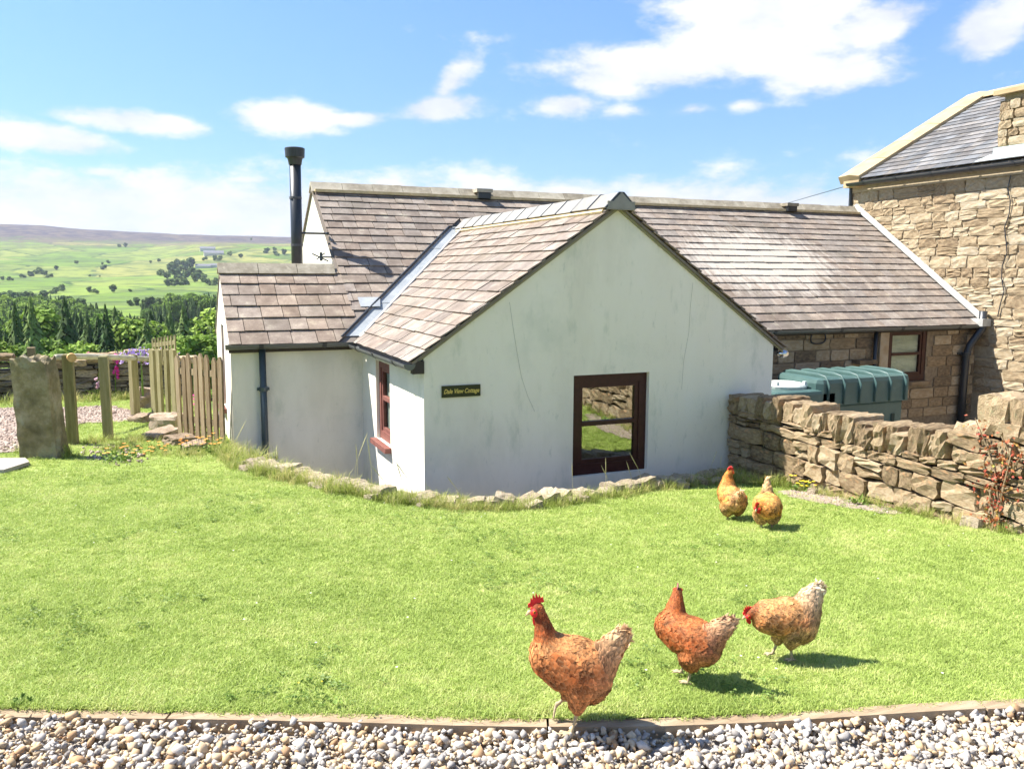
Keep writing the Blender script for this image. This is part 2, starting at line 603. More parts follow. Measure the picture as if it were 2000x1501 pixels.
rings = list(np.concatenate([np.linspace(0.5, 20, 4), np.geomspace(24, 7100, 88)]))
azs = list(np.radians(np.concatenate([np.arange(-180, -14, 6), np.arange(-14, 12, .5), np.arange(12, 180, 6)])))
mb = MB()
for r in rings:
    for a in azs:
        x, y = r*math.sin(a), r*math.cos(a)
        mb.v.append((x, y, tz(x, y)))
na = len(azs)
for i in range(len(rings)-1):
    for k in range(na):
        k2 = (k+1) % na
        mb.f.append((i*na+k, i*na+k2, (i+1)*na+k2, (i+1)*na+k))
        mb.c.append(None)

TER = bpy.data.materials.new('valley_fields')
TER.use_nodes = True
nt = TER.node_tree
nt.nodes.clear()
out = N(nt, 'ShaderNodeOutputMaterial')
b = N(nt, 'ShaderNodeBsdfPrincipled', i_Roughness=.95)
b.inputs['Specular IOR Level'].default_value = .1
tcn = N(nt, 'ShaderNodeTexCoord')
mp = N(nt, 'ShaderNodeMapping')
mp.inputs['Rotation'].default_value = (0, 0, .35)
mp.inputs['Scale'].default_value = (1/190, 1/260, 0)
nt.links.new(tcn.outputs['Object'], mp.inputs[0])
wn = N(nt, 'ShaderNodeTexNoise', i_Scale=2.2, i_Detail=2.)
nt.links.new(mp.outputs[0], wn.inputs['Vector'])
wv = mixc(nt, .14, mp.outputs[0], wn.outputs['Color'])
vo = N(nt, 'ShaderNodeTexVoronoi', voronoi_dimensions='2D', i_Scale=1.)
nt.links.new(wv, vo.inputs['Vector'])
ve = N(nt, 'ShaderNodeTexVoronoi', voronoi_dimensions='2D', feature='DISTANCE_TO_EDGE', i_Scale=1.)
nt.links.new(wv, ve.inputs['Vector'])
sepc = N(nt, 'ShaderNodeSeparateColor')
nt.links.new(vo.outputs['Color'], sepc.inputs[0])
cr = N(nt, 'ShaderNodeValToRGB')
nt.links.new(sepc.outputs[0], cr.inputs[0])
st = [(0, (.09, .155, .025)), (.25, (.13, .20, .032)), (.5, (.165, .235, .04)), (.7, (.20, .23, .055)), (.85, (.25, .24, .075)), (1, (.105, .175, .03))]
while len(cr.color_ramp.elements) < len(st):
    cr.color_ramp.elements.new(.5)
for e, (p, c) in zip(cr.color_ramp.elements, st):
    e.position = p
    e.color = (*c, 1)
nf = N(nt, 'ShaderNodeTexNoise', i_Scale=.012, i_Detail=8., i_Roughness=.65)
nt.links.new(tcn.outputs['Object'], nf.inputs['Vector'])
col = mixc(nt, math_node(nt, 'MULTIPLY', smooth(nt, nf.outputs[0], .44, .60), .75), cr.outputs[0], (.075, .105, .035))
edge = smooth(nt, ve.outputs['Distance'], .018, .045, 1., 0.)
nh = N(nt, 'ShaderNodeTexNoise', i_Scale=.02, i_Detail=3.)
nt.links.new(tcn.outputs['Object'], nh.inputs['Vector'])
col = mixc(nt, math_node(nt, 'MULTIPLY', edge, smooth(nt, nh.outputs[0], .4, .56)), col, (.035, .07, .02))
sp = N(nt, 'ShaderNodeSeparateXYZ')
nt.links.new(tcn.outputs['Object'], sp.inputs[0])
hz = math_node(nt, 'ADD', sp.outputs[2], math_node(nt, 'MULTIPLY', math_node(nt, 'SUBTRACT', nf.outputs[0], .5), 260.))
moor = mixc(nt, smooth(nt, nf.outputs[0], .42, .6), (.05, .04, .05), (.12, .095, .07))
col = mixc(nt, smooth(nt, hz, 95., 190.), col, moor)
nt.links.new(col, b.inputs['Base Color'])
nt.links.new(b.outputs[0], out.inputs[0])
obj('hills', mb, TER, smooth_=True, kind='structure')


# ------------------------------------------------------------------ the white cottage
XL, XR, XA, YG, YM, YR = 2.198, 6.133, 4.1655, 7.2, 9.65, 12.385
ZE, ZR, ZW = -.698, 1.214, .677
XE, XU, XH = .74, 2.16, 12.40       # left wall of the lean-to, left gable of the main range, stone house wall
YE = 10.72                          # ridge of the lean-to
TP = .699
CA, SA = .8196, .5730
ZB = -2.9
cot = thing('cottage', 'low white rendered cottage with brown stone slate roofs, sunk behind the lawn', 'cottage', (4, 9.6, -2.75))


def zm(Y):
    return ZE+(Y-YM)*TP


def zw(X):
    return ZE+(min(X, 2*XA-X)-XL)*TP


wall = MB()
# gable end towards the camera, with the window opening
fx0, fx1, fz0, fz1 = 3.716, 4.575, -1.985, -.975
T = .035


def gpoly(pts, Y):
    return [(x, Y, z) for x, z in pts]


wall.add(gpoly([(XL, ZB), (fx0, ZB), (fx0, zw(fx0)-T), (XL, ZE-T)], YG), [(0, 1, 2, 3)])
wall.add(gpoly([(fx1, ZB), (XR, ZB), (XR, ZE-T), (fx1, zw(fx1)-T)], YG), [(0, 1, 2, 3)])
wall.add(gpoly([(fx0, ZB), (fx1, ZB), (fx1, fz0), (fx0, fz0)], YG), [(0, 1, 2, 3)])
wall.add(gpoly([(fx0, fz1), (fx1, fz1), (fx1, zw(fx1)-T), (XA, ZW-T), (fx0, zw(fx0)-T)], YG), [(0, 1, 2, 3, 4)])
RV = .14
wall.add([(fx0, YG, fz0), (fx1, YG, fz0), (fx1, YG, fz1), (fx0, YG, fz1), (fx0, YG+RV, fz0), (fx1, YG+RV, fz0), (fx1, YG+RV, fz1), (fx0, YG+RV, fz1)],
         [(0, 4, 5, 1), (1, 5, 6, 2), (2, 6, 7, 3), (3, 7, 4, 0)])
# left wall of the wing with its window
sy0, sy1, sz0, sz1 = 8.40, 8.985, -1.80, -.93
X = XL
wall.add([(X, YG, ZB), (X, sy0, ZB), (X, sy0, ZE-T), (X, YG, ZE-T)], [(3, 2, 1, 0)])
wall.add([(X, sy1, ZB), (X, YM, ZB), (X, YM, ZE-T), (X, sy1, ZE-T)], [(3, 2, 1, 0)])
wall.add([(X, sy0, ZB), (X, sy1, ZB), (X, sy1, sz0), (X, sy0, sz0)], [(3, 2, 1, 0)])
wall.add([(X, sy0, sz1), (X, sy1, sz1), (X, sy1, ZE-T), (X, sy0, ZE-T)], [(3, 2, 1, 0)])
wall.add([(X, sy0, sz0), (X, sy1, sz0), (X, sy1, sz1), (X, sy0, sz1), (X+.1, sy0, sz0), (X+.1, sy1, sz0), (X+.1, sy1, sz1), (X+.1, sy0, sz1)],
         [(0, 4, 5, 1), (1, 5, 6, 2), (2, 6, 7, 3), (3, 7, 4, 0)])
# right wall of the wing
wall.add([(XR, YG, ZB), (XR, YM, ZB), (XR, YM, ZE-T), (XR, YG, ZE-T)], [(0, 1, 2, 3)])
obj('gable_wing_wall', wall, WHITE, cot)
wall = MB()
# lean-to: front, left wall with narrow window, back
wall.add([(XE, YM, ZB), (XL, YM, ZB), (XL, YM, ZE-T), (XE, YM, ZE-T)], [(0, 1, 2, 3)])
ly0, ly1, lz0, lz1 = 10.55, 10.95, -1.62, -.62
Yb = YE+(YE-YM)
wall.add([(XE, YM, ZB), (XE, ly0, ZB), (XE, ly0, zm(ly0)-T), (XE, YM, ZE-T)], [(3, 2, 1, 0)])
wall.add([(XE, ly1, ZB), (XE, Yb, ZB), (XE, Yb, ZE-T), (XE, ly1, zm(2*YE-ly1)-T)], [(3, 2, 1, 0)])
wall.add([(XE, ly0, ZB), (XE, ly1, ZB), (XE, ly1, lz0), (XE, ly0, lz0)], [(3, 2, 1, 0)])
wall.add([(XE, ly0, lz1), (XE, ly1, lz1), (XE, ly1, zm(2*YE-ly1)-T), (XE, YE, zm(YE)-T), (XE, ly0, zm(ly0)-T)], [(4, 3, 2, 1, 0)])
wall.add([(XE, ly0, lz0), (XE, ly1, lz0), (XE, ly1, lz1), (XE, ly0, lz1), (XE+.08, ly0, lz0), (XE+.08, ly1, lz0), (XE+.08, ly1, lz1), (XE+.08, ly0, lz1)],
         [(0, 4, 5, 1), (1, 5, 6, 2), (2, 6, 7, 3), (3, 7, 4, 0)])
wall.add([(XE, Yb, ZB), (XU, Yb, ZB), (XU, Yb, ZE-T), (XE, Yb, ZE-T)], [(3, 2, 1, 0)])
obj('lean_to_wall', wall, WHITE, cot)
wall = MB()
YB = 2*YR-YM
wall.add([(XU, YE-.4, ZB), (XU, YB, ZB), (XU, YB, ZE-T), (XU, YR, ZR-T), (XU, YE-.4, zm(YE-.4)-T)], [(4, 3, 2, 1, 0)])
wall.add([(XU, YB, ZB), (XH, YB, ZB), (XH, YB, ZE-T), (XU, YB, ZE-T)], [(3, 2, 1, 0)])
obj('main_gable_wall', wall, WHITE, cot)

# long cracks in the render of the gable end
CRK = flat('crack', (.38, .39, .34), .95)
for path in ([(995, 590), (1002, 640), (1010, 690), (1018, 735), (1030, 772), (1044, 803)], [(1353, 552), (1348, 600), (1345, 650), (1335, 705), (1331, 760)]):
    mb = MB()
    P = []
    for px, py in path:
        r = ray(px, py)
        p = r*YG/r[1]
        P.append(Vector((p[0], YG-.002, p[2])))
    for a, c in zip(P[:-1], P[1:]):
        w = .0016
        mb.add([a+Vector((-w, 0, 0)), a+Vector((w, 0, 0)), c+Vector((w, 0, 0)), c+Vector((-w, 0, 0))], [(0, 1, 2, 3)])
    obj('crack', mb, CRK, cot)


def clip(poly, hp):
    for (nx, ny, c) in hp:
        o = []
        for i in range(len(poly)):
            p, q = poly[i], poly[(i+1) % len(poly)]
            dp, dq = nx*p[0]+ny*p[1]-c, nx*q[0]+ny*q[1]-c
            if dp <= 0:
                o.append(p)
            if (dp < 0 < dq) or (dq < 0 < dp):
                t = dp/(dp-dq)
                o.append((p[0]+t*(q[0]-p[0]), p[1]+t*(q[1]-p[1])))
        poly = o
        if len(poly) < 3:
            return None
    A = 0
    for i in range(len(poly)):
        p, q = poly[i], poly[(i+1) % len(poly)]
        A += p[0]*q[1]-p[1]*q[0]
    return poly if abs(A)/2 > .0012 else None


def project(P):
    v = np.array(P, float)
    z = v @ Fv
    return 1000+FPX*(v @ Rr)/z, 750.5-FPX*(v @ Ur)/z


SL = []      # (projected area, MB, roof index)


def slates(O, ax, bx, a0, a1, b0, b1, expo, wid, hps, roof, vis=True, tint=(1, 1, 1), seed=3):
    R_ = random.Random(seed)
    O, ax, bx = Vector(O), Vector(ax), Vector(bx)
    n = ax.cross(bx).normalized()
    if n.z < 0:
        n = -n
    row = 0
    b_ = b0
    while b_ < b1-.03:
        a = a0-R_.random()*wid
        e = expo*(1.06-.16*(b_-b0)/(b1-b0))
        while a < a1:
            w = wid*R_.uniform(.75, 1.3)
            jb = R_.uniform(-.006, .006)
            top = min(b_+e+.04, b1)
            for hp in hps:
                pg = clip([(a+.004, b_+jb), (a+w-.004, b_+jb*R_.uniform(0, 1.5)), (a+w-.004, top), (a+.004, top)], [(-1, 0, -a0), (1, 0, a1)]+hp)
                if not pg:
                    continue
                th = R_.uniform(.008, .013)
                lift = R_.uniform(0, .004)
                g = R_.uniform(.88, 1.12)
                warm = R_.uniform(-.035, .035)
                c = (tint[0]*g*(1+warm), tint[1]*g, tint[2]*g*(1-warm))
                vs = []
                for (u, v) in pg:
                    h = .004+.018*(1-(v-b_)/(e+.04))+lift
                    vs.append(O+ax*u+bx*v+n*h)
                m_ = MB()
                m_.prism(vs, n*th, c)
                pr = [project(v) for v in vs]
                A = 0
                for i in range(len(pr)):
                    p, q = pr[i], pr[(i+1) % len(pr)]
                    A += p[0]*q[1]-p[1]*q[0]
                inside = all(-5 < p[0] < 2005 and -5 < p[1] < 1505 for p in pr)
                SL.append(((abs(A)/2 if vis and inside else 0), m_, roof))
            a += w
        b_ += e
        row += 1


# roof decks
def deck(name, polys):
    m_ = MB()
    for pl in polys:
        nn = (Vector(pl[1])-Vector(pl[0])).cross(Vector(pl[2])-Vector(pl[0])).normalized()
        if nn.z < 0:
            nn = -nn
        m_.prism([Vector(p)+nn*.0 for p in pl], -nn*.025)
    return obj(name, m_, DECK, cot)


OH = .12
DY = YM-OH
zo = zm(DY)
mainroof = deck('main_roof', [[(XU-.03, DY, zo), (XL-.05, DY, zo), (XA, YM+(XA-XL), ZW), (XA, YR, ZR), (XU-.03, YR, ZR)],
                              [(XR+.0, DY, zo), (XH, DY, zo), (XH, YR, ZR), (XA, YR, ZR), (XA, YM+(XA-XL), ZW)],
                              [(XU-.03, YR, ZR), (XH, YR, ZR), (XH, YB+OH, zo), (XU-.03, YB+OH, zo)]])
leanroof = deck('lean_to_roof', [[(XE-.012, DY, zo), (XU-.035, DY, zo), (XU-.035, YE, zm(YE)), (XE-.012, YE, zm(YE))],
                                 [(XE-.012, YE, zm(YE)), (XU-.035, YE, zm(YE)), (XU-.035, Yb+OH, zo), (XE-.012, Yb+OH, zo)]])
WX0, WX1 = XL-OH, XR+OH
wz = ZE-OH*TP
YV = YG-.035
wingroof = deck('gable_wing_roof', [[(WX0, YV, wz), (WX0, DY+.0, wz), (XA, YM+XA-XL, ZW), (XA, YV, ZW)],
                                    [(WX1, YV, wz), (WX1, DY+.0, wz), (XA, YM+XA-XL, ZW), (XA, YV, ZW)]])
bm_ = (0, CA, SA)
LV = .165
Bb = lambda Y: (Y-YM)/CA
# main slope, in (X, distance up the slope) coordinates; left valley X - b*CA <= XL - lead ; right valley X + b*CA >= XR
slates((0, YM, ZE), (1, 0, 0), bm_, XE-.02, XU+.02, Bb(DY)-.02, Bb(YE)-.02, .225, .235, [[(1, -CA, XL-LV)]], leanroof, tint=(1.2, 1.14, 1.05), seed=5)
slates((0, YM, ZE), (1, 0, 0), bm_, XU+.0, XH, Bb(DY)-.02, Bb(YR)-.03, .185, .25,
       [[(1, -CA, XL-LV), (1, 0, XA)], [(-1, -CA, -XR-.04), (-1, 0, -XA)]], mainroof, tint=(1.10, 1.09, 1.06), seed=6)
# wing, left slope: a = Y, b up towards +X
slates((XL, 0, ZE), (0, 1, 0), (CA, 0, SA), YV-.02, 12, -OH/CA-.02, (XA-XL)/CA-.03, .172, .25, [[(1, -CA, YM-LV)]], wingroof, tint=(1.08, 1.06, 1.03), seed=8)
slates((XR, 0, ZE), (0, 1, 0), (-CA, 0, SA), YV-.02, 12, -OH/CA-.02, (XA-XL)/CA-.03, .172, .25, [[(1, -CA, YM-.05)]], wingroof, vis=False, tint=(1.15, 1.05, 1.0), seed=9)
# back slopes
slates((0, YB, ZE), (1, 0, 0), (0, -CA, SA), XU, XH, Bb(DY)-.02, Bb(YR)-.03, .26, .5, [[]], mainroof, vis=False, seed=10)
slates((0, Yb, ZE), (1, 0, 0), (0, -CA, SA), XE+.0, XU, Bb(DY)-.02, Bb(YE)-.02, .225, .25, [[]], leanroof, vis=False, seed=11)
SL.sort(key=lambda t: -t[0])
for A, m_, rf in SL[:300]:
    obj('slate', m_, SLATE, rf)
for rf in (mainroof, leanroof, wingroof):
    tot = MB()
    for A, m_, r2 in SL[300:]:
        if r2 is rf:
            o = len(tot.v)
            tot.v += m_.v
            tot.f += [tuple(i+o for i in f) for f in m_.f]
            tot.c += m_.c
    if tot.f:
        obj('slates', tot, SLATE, rf, kind='stuff')

# white lime bloom on the right-hand slope: added to the slate material around its own spot on the roof
nt = SLATE.node_tree
bs = next(n for n in nt.nodes if n.type == 'BSDF_PRINCIPLED')
src = bs.inputs['Base Color'].links[0].from_socket
geo = N(nt, 'ShaderNodeNewGeometry')
mp = N(nt, 'ShaderNodeMapping')
mp.inputs['Scale'].default_value = (.62, 1., 1.)
mp.inputs['Location'].default_value = (-8.95*.62, -10.95, -.2)
nt.links.new(geo.outputs['Position'], mp.inputs[0])
ln = N(nt, 'ShaderNodeVectorMath', operation='LENGTH')
nt.links.new(mp.outputs[0], ln.inputs[0])
sm = N(nt, 'ShaderNodeMapping')
sm.inputs['Scale'].default_value = (7, 1.3, 1.3)
sm.inputs['Rotation'].default_value = (0, 0, .5)
nt.links.new(geo.outputs['Position'], sm.inputs[0])
ns = N(nt, 'ShaderNodeTexNoise', i_Scale=2.2, i_Detail=6., i_Roughness=.7)
nt.links.new(sm.outputs[0], ns.inputs['Vector'])
v = math_node(nt, 'ADD', smooth(nt, ln.outputs['Value'], .15, 1.7, .6, 0.), math_node(nt, 'SUBTRACT', ns.outputs[0], .5))
f = math_node(nt, 'MULTIPLY', smooth(nt, v, .22, .52), .68)
nt.links.new(mixc(nt, f, src, (.50, .46, .40)), bs.inputs['Base Color'])

# lead valley, both leaves, and its dark upstand
m_ = MB()
for k in range(4):
    b0_, b1_ = -.05+k*.615*1.0, -.05+(k+1)*.615-.006
    for side in (0, 1):
        pl = []
        for (bb, off) in ((b0_, 0), (b1_, 0), (b1_, 1), (b0_, 1)):
            hz_ = bb*SA
            if side == 0:
                X_ = XL+bb*CA-off*LV*1.02
                Y_ = YM+bb*CA
            else:
                X_ = XL+bb*CA
                Y_ = YM+bb*CA-off*LV*1.02
            pl.append(Vector((X_, Y_, ZE+hz_+.012+(0.004 if k % 2 else 0))))
        m_.prism(pl, (0, 0, .004))
obj('lead_valley', m_, LEAD, mainroof)
m_ = MB()
m_.tube([(XL-LV*1.03-.08, YM-.08, ZE-.05+.03), (XL+1.9-LV*1.03, YM+1.9, ZE+1.9*TP+.045), (XL+2.2-LV*1.0, YM+1.93, ZE+1.93*TP+.05)], .014, 6)
obj('valley_batten', m_, BLACK, mainroof)
m_ = MB()
m_.tube([(XL+.0, YM-LV-.02, ZE+.035), (XA-.12, YM+XA-XL-LV-.14, ZW-.03)], .016, 6)
obj('valley_mortar', m_, flat('pale_fillet', (.6, .6, .57), .9), wingroof)
m_ = MB()
m_.prism([(XU+.12, 10.02, zm(10.02)+.045), (XU+.36, 10.02, zm(10.02)+.045), (XU+.40, 10.18, zm(10.18)+.040), (XU+.12, 10.18, zm(10.18)+.040)], (0, 0, .004))
obj('lead_patch', m_, LEAD, mainroof)


def ridge(p0, p1, n, mat_, parent, hw=.15, drop=.105, lip=False, name='ridge_tile'):
    p0, p1 = Vector(p0), Vector(p1)
    d = (p1-p0)/n
    t = d.normalized()
    s = t.cross(Vector((0, 0, 1))).normalized()
    for i in range(n):
        a = p0+d*(i+.006)
        e = d*.985
        jz = Vector((0, 0, rnd.uniform(0, .008)))
        sec = [s*-hw+Vector((0, 0, -drop)), s*-.025+Vector((0, 0, .012)), s*.025+Vector((0, 0, .012)), s*hw+Vector((0, 0, -drop)),
               s*hw*.82+Vector((0, 0, -drop-.012)), Vector((0, 0, -.03)), s*-hw*.82+Vector((0, 0, -drop-.012))]
        m_ = MB()
        m_.prism([a+q+jz for q in sec], e)
        obj(name, m_, mat_, parent)
        if lip:
            m2 = MB()
            sec2 = [q*1.06+Vector((0, 0, .004)) for q in sec[:4]]+[q+Vector((0, 0, -.0)) for q in sec[4:]]
            m2.prism([a+q+jz-t*.016 for q in sec2], t*.018)
            obj('ridge_joint', m2, BLACK, parent)


HR = .07
ridge((XU-.04, YR, ZR+HR), (XH-.02, YR, ZR+HR), 23, RIDGE, mainroof, hw=.16, drop=.13)
ridge((XE-.03, YE, zm(YE)+HR-.01), (XU-.06, YE, zm(YE)+HR-.01), 3, RIDGE, leanroof, hw=.15, drop=.11)
ridge((XA, YV-.03, ZW+HR+.02), (XA, YM+XA-XL-.1, ZW+HR+.02), 12, RIDGEG, wingroof, hw=.17, drop=.13, lip=True)
for s_ in (-1, 1):
    m_ = MB()
    m_.tube([(XA+s_*.165, YV+.01, ZW-.075), (XA+s_*.165, YM+XA-XL-.2, ZW-.075)], .022, 6)
    obj('ridge_mortar', m_, MORTAR, wingroof)
m_ = MB()
m_.box((XA-.15, YV-.045, ZW-.06), (XA+.15, YV-.02, ZW+.02))
m_.prism([(XA-.165, YV-.047, ZW-.05), (XA+.165, YV-.047, ZW-.05), (XA, YV-.047, ZW+.105)], (0, .02, 0))
obj('ridge_end', m_, RIDGEG, wingroof)
m_ = MB()
for y in (0,):
    m_.box((XU-.0, YR-.19, ZR-.07), (XH-.05, YR-.14, ZR-.03))
obj('ridge_mortar', m_, MORTAR, mainroof)
# ventilators in the main ridge
for px in (936, 1531):
    r = ray(px, 396)
    x = (r*YR/r[1])[0]
    m_ = MB()
    m_.box((x-.10, YR-.24, ZR-.07), (x+.10, YR-.15, ZR+.02))
    v_ = obj('ridge_vent', m_, BLACK, mainroof)
    m_ = MB()
    m_.box((x-.13, YR-.25, ZR+.022), (x+.13, YR+.08, ZR+.075))
    obj('vent_hood', m_, RIDGE, v_)

# verge trim and fascia of the gable end
m_ = MB()
for sx in (-1, 1):
    xe = XL-OH if sx < 0 else XR+OH
    m_.prism([(xe, YG-.018, wz-.026), (XA, YG-.018, ZW-.026), (XA, YG-.018, ZW-.058), (xe, YG-.018, wz-.05)], (0, .017, 0))
obj('verge_trim', m_, flat('mossy_verge', (.30, .28, .17), .9), wingroof)
m_ = MB()
m_.box((XL-.11, YG-.03, ZE-.19), (XL-.002, YG+.04, ZE-.075))
m_.box((XL-.07, YG+.04, ZE-.15), (XL-.002, DY, ZE-.075))
obj('fascia_board', m_, flat('dark_fascia', (.05, .04, .035)), cot)
m_ = MB()
m_.box((XE-.02, YM-.06, ZE-.17), (XL-.07, YM-.002, ZE-.075))
m_.box((XR+.002, YM-.06, ZE-.17), (XH-.005, YM-.002, ZE-.075))
obj('fascia_board', m_, flat('dark_fascia_long', (.05, .04, .035)), cot)


def gutter(p0, p1, r, mat_, parent, name='gutter', clips=4):
    p0, p1 = Vector(p0), Vector(p1)
    t = (p1-p0).normalized()
    s = t.cross(Vector((0, 0, 1))).normalized()
    sec = []
    K = 8
    for k in range(K+1):
        an = PI+PI*k/K
        sec.append((math.cos(an)*r, math.sin(an)*r))
    for k in range(K, -1, -1):
        an = PI+PI*k/K
        sec.append((math.cos(an)*(r-.006), math.sin(an)*(r-.006)))
    m_ = MB()
    poly = [p0+s*x+Vector((0, 0, z)) for x, z in sec]
    n = len(poly)
    d = p1-p0
    vs = poly+[p+d for p in poly]
    m_.add(vs, [(i, (i+1) % n, n+(i+1) % n, n+i) for i in range(n)])
    for q in (p0, p1):
        m_.add([q]+[q+s*x+Vector((0, 0, z)) for x, z in sec[:K+1]], [(0, i+1, i+2) for i in range(K)])
    g_ = obj(name, m_, mat_, parent)
    for c in range(clips):
        q = p0+d*((c+.5)/clips)
        m2 = MB()
        ring = [q+s*x*1.12+Vector((0, 0, z*1.12+.003)) for x, z in sec[:K+1]]+[q+s*x*.99+Vector((0, 0, z*.99)) for x, z in sec[:K+1]][::-1]
        m2.prism(ring, t*.05)
        obj('gutter_clip', m2, BLACK, g_)
    return g_


gutter((XE-.06, YM-.125, ZE-.075), (XL-.14, YM-.125, ZE-.075), .055, GUTG, cot, clips=2)
gutter((XL-.14, YG-.04, ZE-.10), (XL-.14, YM-.17, ZE-.10), .055, GUTG, cot, clips=3)
gutter((XR+.1, YM-.125, ZE-.085), (XH-.02, YM-.125, ZE-.085), .055, GUTG, cot, clips=5)


def pipe(name, pts, r, mat_, parent, brackets=()):
    m_ = MB()
    m_.tube(pts, r, 12)
    p_ = obj(name, m_, mat_, parent, smooth_=True)
    r = r if isinstance(r, float) else r[-1]
    for b_ in brackets:
        m2 = MB()
        m2.tube([Vector(b_)+Vector((0, 0, -.022)), Vector(b_)+Vector((0, 0, .022))], r*1.28, 12)
        m2.box((b_[0]-r*1.8, b_[1]+r*.2, b_[2]-.015), (b_[0]+r*1.8, b_[1]+r*1.2, b_[2]+.015))
        obj('pipe_bracket', m2, mat_, p_)
    return p_


pipe('downpipe', [(1.07, YM-.055, ZE-.12), (1.07, YM-.055, -2.75)], .037, GREYP, cot, [(1.07, YM-.055, -1.28), (1.07, YM-.055, -2.3)])
pipe('downpipe', [(10.14, YM-.05, ZE-.10), (10.14, YM-.05, -1.9), (10.08, YM-.05, -2.3), (10.08, YM-.05, -2.75)], .032, BLACK, cot)
pipe('downpipe', [(12.3, YM-.16, ZE+.14), (12.3, YM-.16, ZE-.14), (12.10, YM-.11, ZE-.42), (12.08, YM-.08, ZE-.6), (12.06, YM-.08, -2.75)], [.062, .062, .055, .058, .06], BLACK, cot,
     [(12.07, YM-.08, -1.25)])


# windows
def casement(parent, name, P0, u, h, w_, ht, recess, fmat, smat, glassm, bars, sill=None, blind=None, depth=.9, sw=.085, label=None):
    """P0: lower left outer corner of the opening; u: unit vector along the wall; h: unit vector into the wall"""
    P0, u, h = Vector(P0), Vector(u), Vector(h)
    z = Vector((0, 0, 1))

    def bx(m_, a0, a1, z0, z1, d0, d1):
        vs = [P0+u*a+z*c+h*d for c in (z0, z1) for d in (d0, d1) for a in (a0, a1)]
        m_.add(vs, [(0, 2, 3, 1), (4, 5, 7, 6), (0, 1, 5, 4), (2, 6, 7, 3), (0, 4, 6, 2), (1, 3, 7, 5)])
    F = MB()
    e = .001
    bx(F, e, sw, e, ht-e, recess, recess+.06)
    bx(F, w_-sw, w_-e, e, ht-e, recess, recess+.06)
    bx(F, sw, w_-sw, ht-sw*1.05, ht-e, recess, recess+.06)
    bx(F, sw, w_-sw, e, sw*1.25, recess, recess+.06)
    win = obj(name, F, fmat, parent, label=label)
    # sash
    q = sw*.55
    a0, a1, z0, z1 = sw, w_-sw, sw*1.25, ht-sw*1.05
    Sx = MB()
    r2 = recess+.012
    bx(Sx, a0, a0+q, z0, z1, r2, r2+.04)
    bx(Sx, a1-q, a1, z0, z1, r2, r2+.04)
    bx(Sx, a0+q, a1-q, z0, z0+q, r2, r2+.04)
    bx(Sx, a0+q, a1-q, z1-q, z1, r2, r2+.04)
    obj('sash', Sx, fmat, win)
    zs = [z0+q]+[z0+(z1-z0)*b for b in bars]+[z1-q]
    for b in bars:
        B_ = MB()
        zz = z0+(z1-z0)*b
        bx(B_, a0+q, a1-q, zz-.022, zz+.022, r2-.008, r2+.04)
        obj('glazing_bar', B_, smat, win)
    for i in range(len(zs)-1):
        G_ = MB()
        bx(G_, a0+q-.004, a1-q+.004, zs[i]-(.004 if i == 0 else -.018), zs[i+1]+(.004 if i == len(zs)-2 else -.018), r2+.02, r2+.026)
        obj('pane', G_, glassm, win)
    if sill:
        Q = MB()
        bx(Q, -.035, w_+.035, -.055, -.002, -.07, recess+.01)
        obj('sill', Q, sill, win)
    if blind:
        Q = MB()
        bx(Q, a0+q-.01, a1-q+.01, z0+q-.01, z1-q+.01, r2+.05, r2+.055)
        obj('blind', Q, blind, win)
    Q = MB()
    a, b_, c, d = -.1, w_+.1, -.1, ht+.1
    vs = [P0+u*x+z*y+h*t for t in (recess+.09, recess+depth) for (x, y) in ((a, c), (b_, c), (b_, d), (a, d))]
    Q.add(vs, [(4, 5, 6, 7), (0, 1, 5, 4), (1, 2, 6, 5), (2, 3, 7, 6), (3, 0, 4, 7)])
    obj('room_lining', Q, DARK, win)
    return win


casement(cot, 'window', (fx0, YG, fz0), (1, 0, 0), (0, 1, 0), fx1-fx0, fz1-fz0, .05, BROWN, BROWN, GLASS, [.5])
casement(cot, 'window', (XL, sy1, sz0), (0, -1, 0), (1, 0, 0), sy1-sy0, sz1-sz0, .035, REDBR, REDBR, GLASS2, [.53], sill=REDBR, blind=flat('grey_blind', (.42, .42, .38), .8), sw=.075)
casement(cot, 'window', (XE, ly1, lz0), (0, -1, 0), (1, 0, 0), ly1-ly0, lz1-lz0, .03, REDBR, REDBR, GLASS2, [.5], sill=REDBR, sw=.06)

# stone front of the main range to the right of the wing
mx0, mx1, mz0, mz1 = 10.46, 11.30, -1.66, -.80


def block(n, seed, jit=.06, rnd_=.55):
    """closed, lumpy block in a unit cube"""
    R_ = random.Random(seed)
    keys = {}
    vs, fs = [], []

    def vid(p):
        k = tuple(round(c*n) for c in p)
        if k not in keys:
            v = Vector([c*2-1 for c in p])
            # round the corners
            l = (abs(v.x)**5+abs(v.y)**5+abs(v.z)**5)**.2
            r_ = v/max(l, .001)
            v = v.lerp(r_, rnd_)
            v += Vector((R_.uniform(-1, 1), R_.uniform(-1, 1), R_.uniform(-1, 1)))*jit*2
            keys[k] = len(vs)
            vs.append(v*.5)
        return keys[k]
    for ax in range(3):
        for side in (0, 1):
            for i in range(n):
                for j in range(n):
                    q = []
                    for (di, dj) in ((0, 0), (1, 0), (1, 1), (0, 1)):
                        p = [0, 0, 0]
                        p[ax] = side
                        p[(ax+1) % 3] = (i+di)/n
                        p[(ax+2) % 3] = (j+dj)/n
                        q.append(vid(p))
                    fs.append(tuple(q if side else q[::-1]))
    m_ = MB()
    m_.add(vs, fs)
    return m_.mesh('stone', False)


ROUGH = [block(3, 100+i, .062, .34) for i in range(10)]
ASH = [block(2, 200+i, .03, .3) for i in range(6)]
BIG = [block(4, 300+i, .048, .5) for i in range(8)]


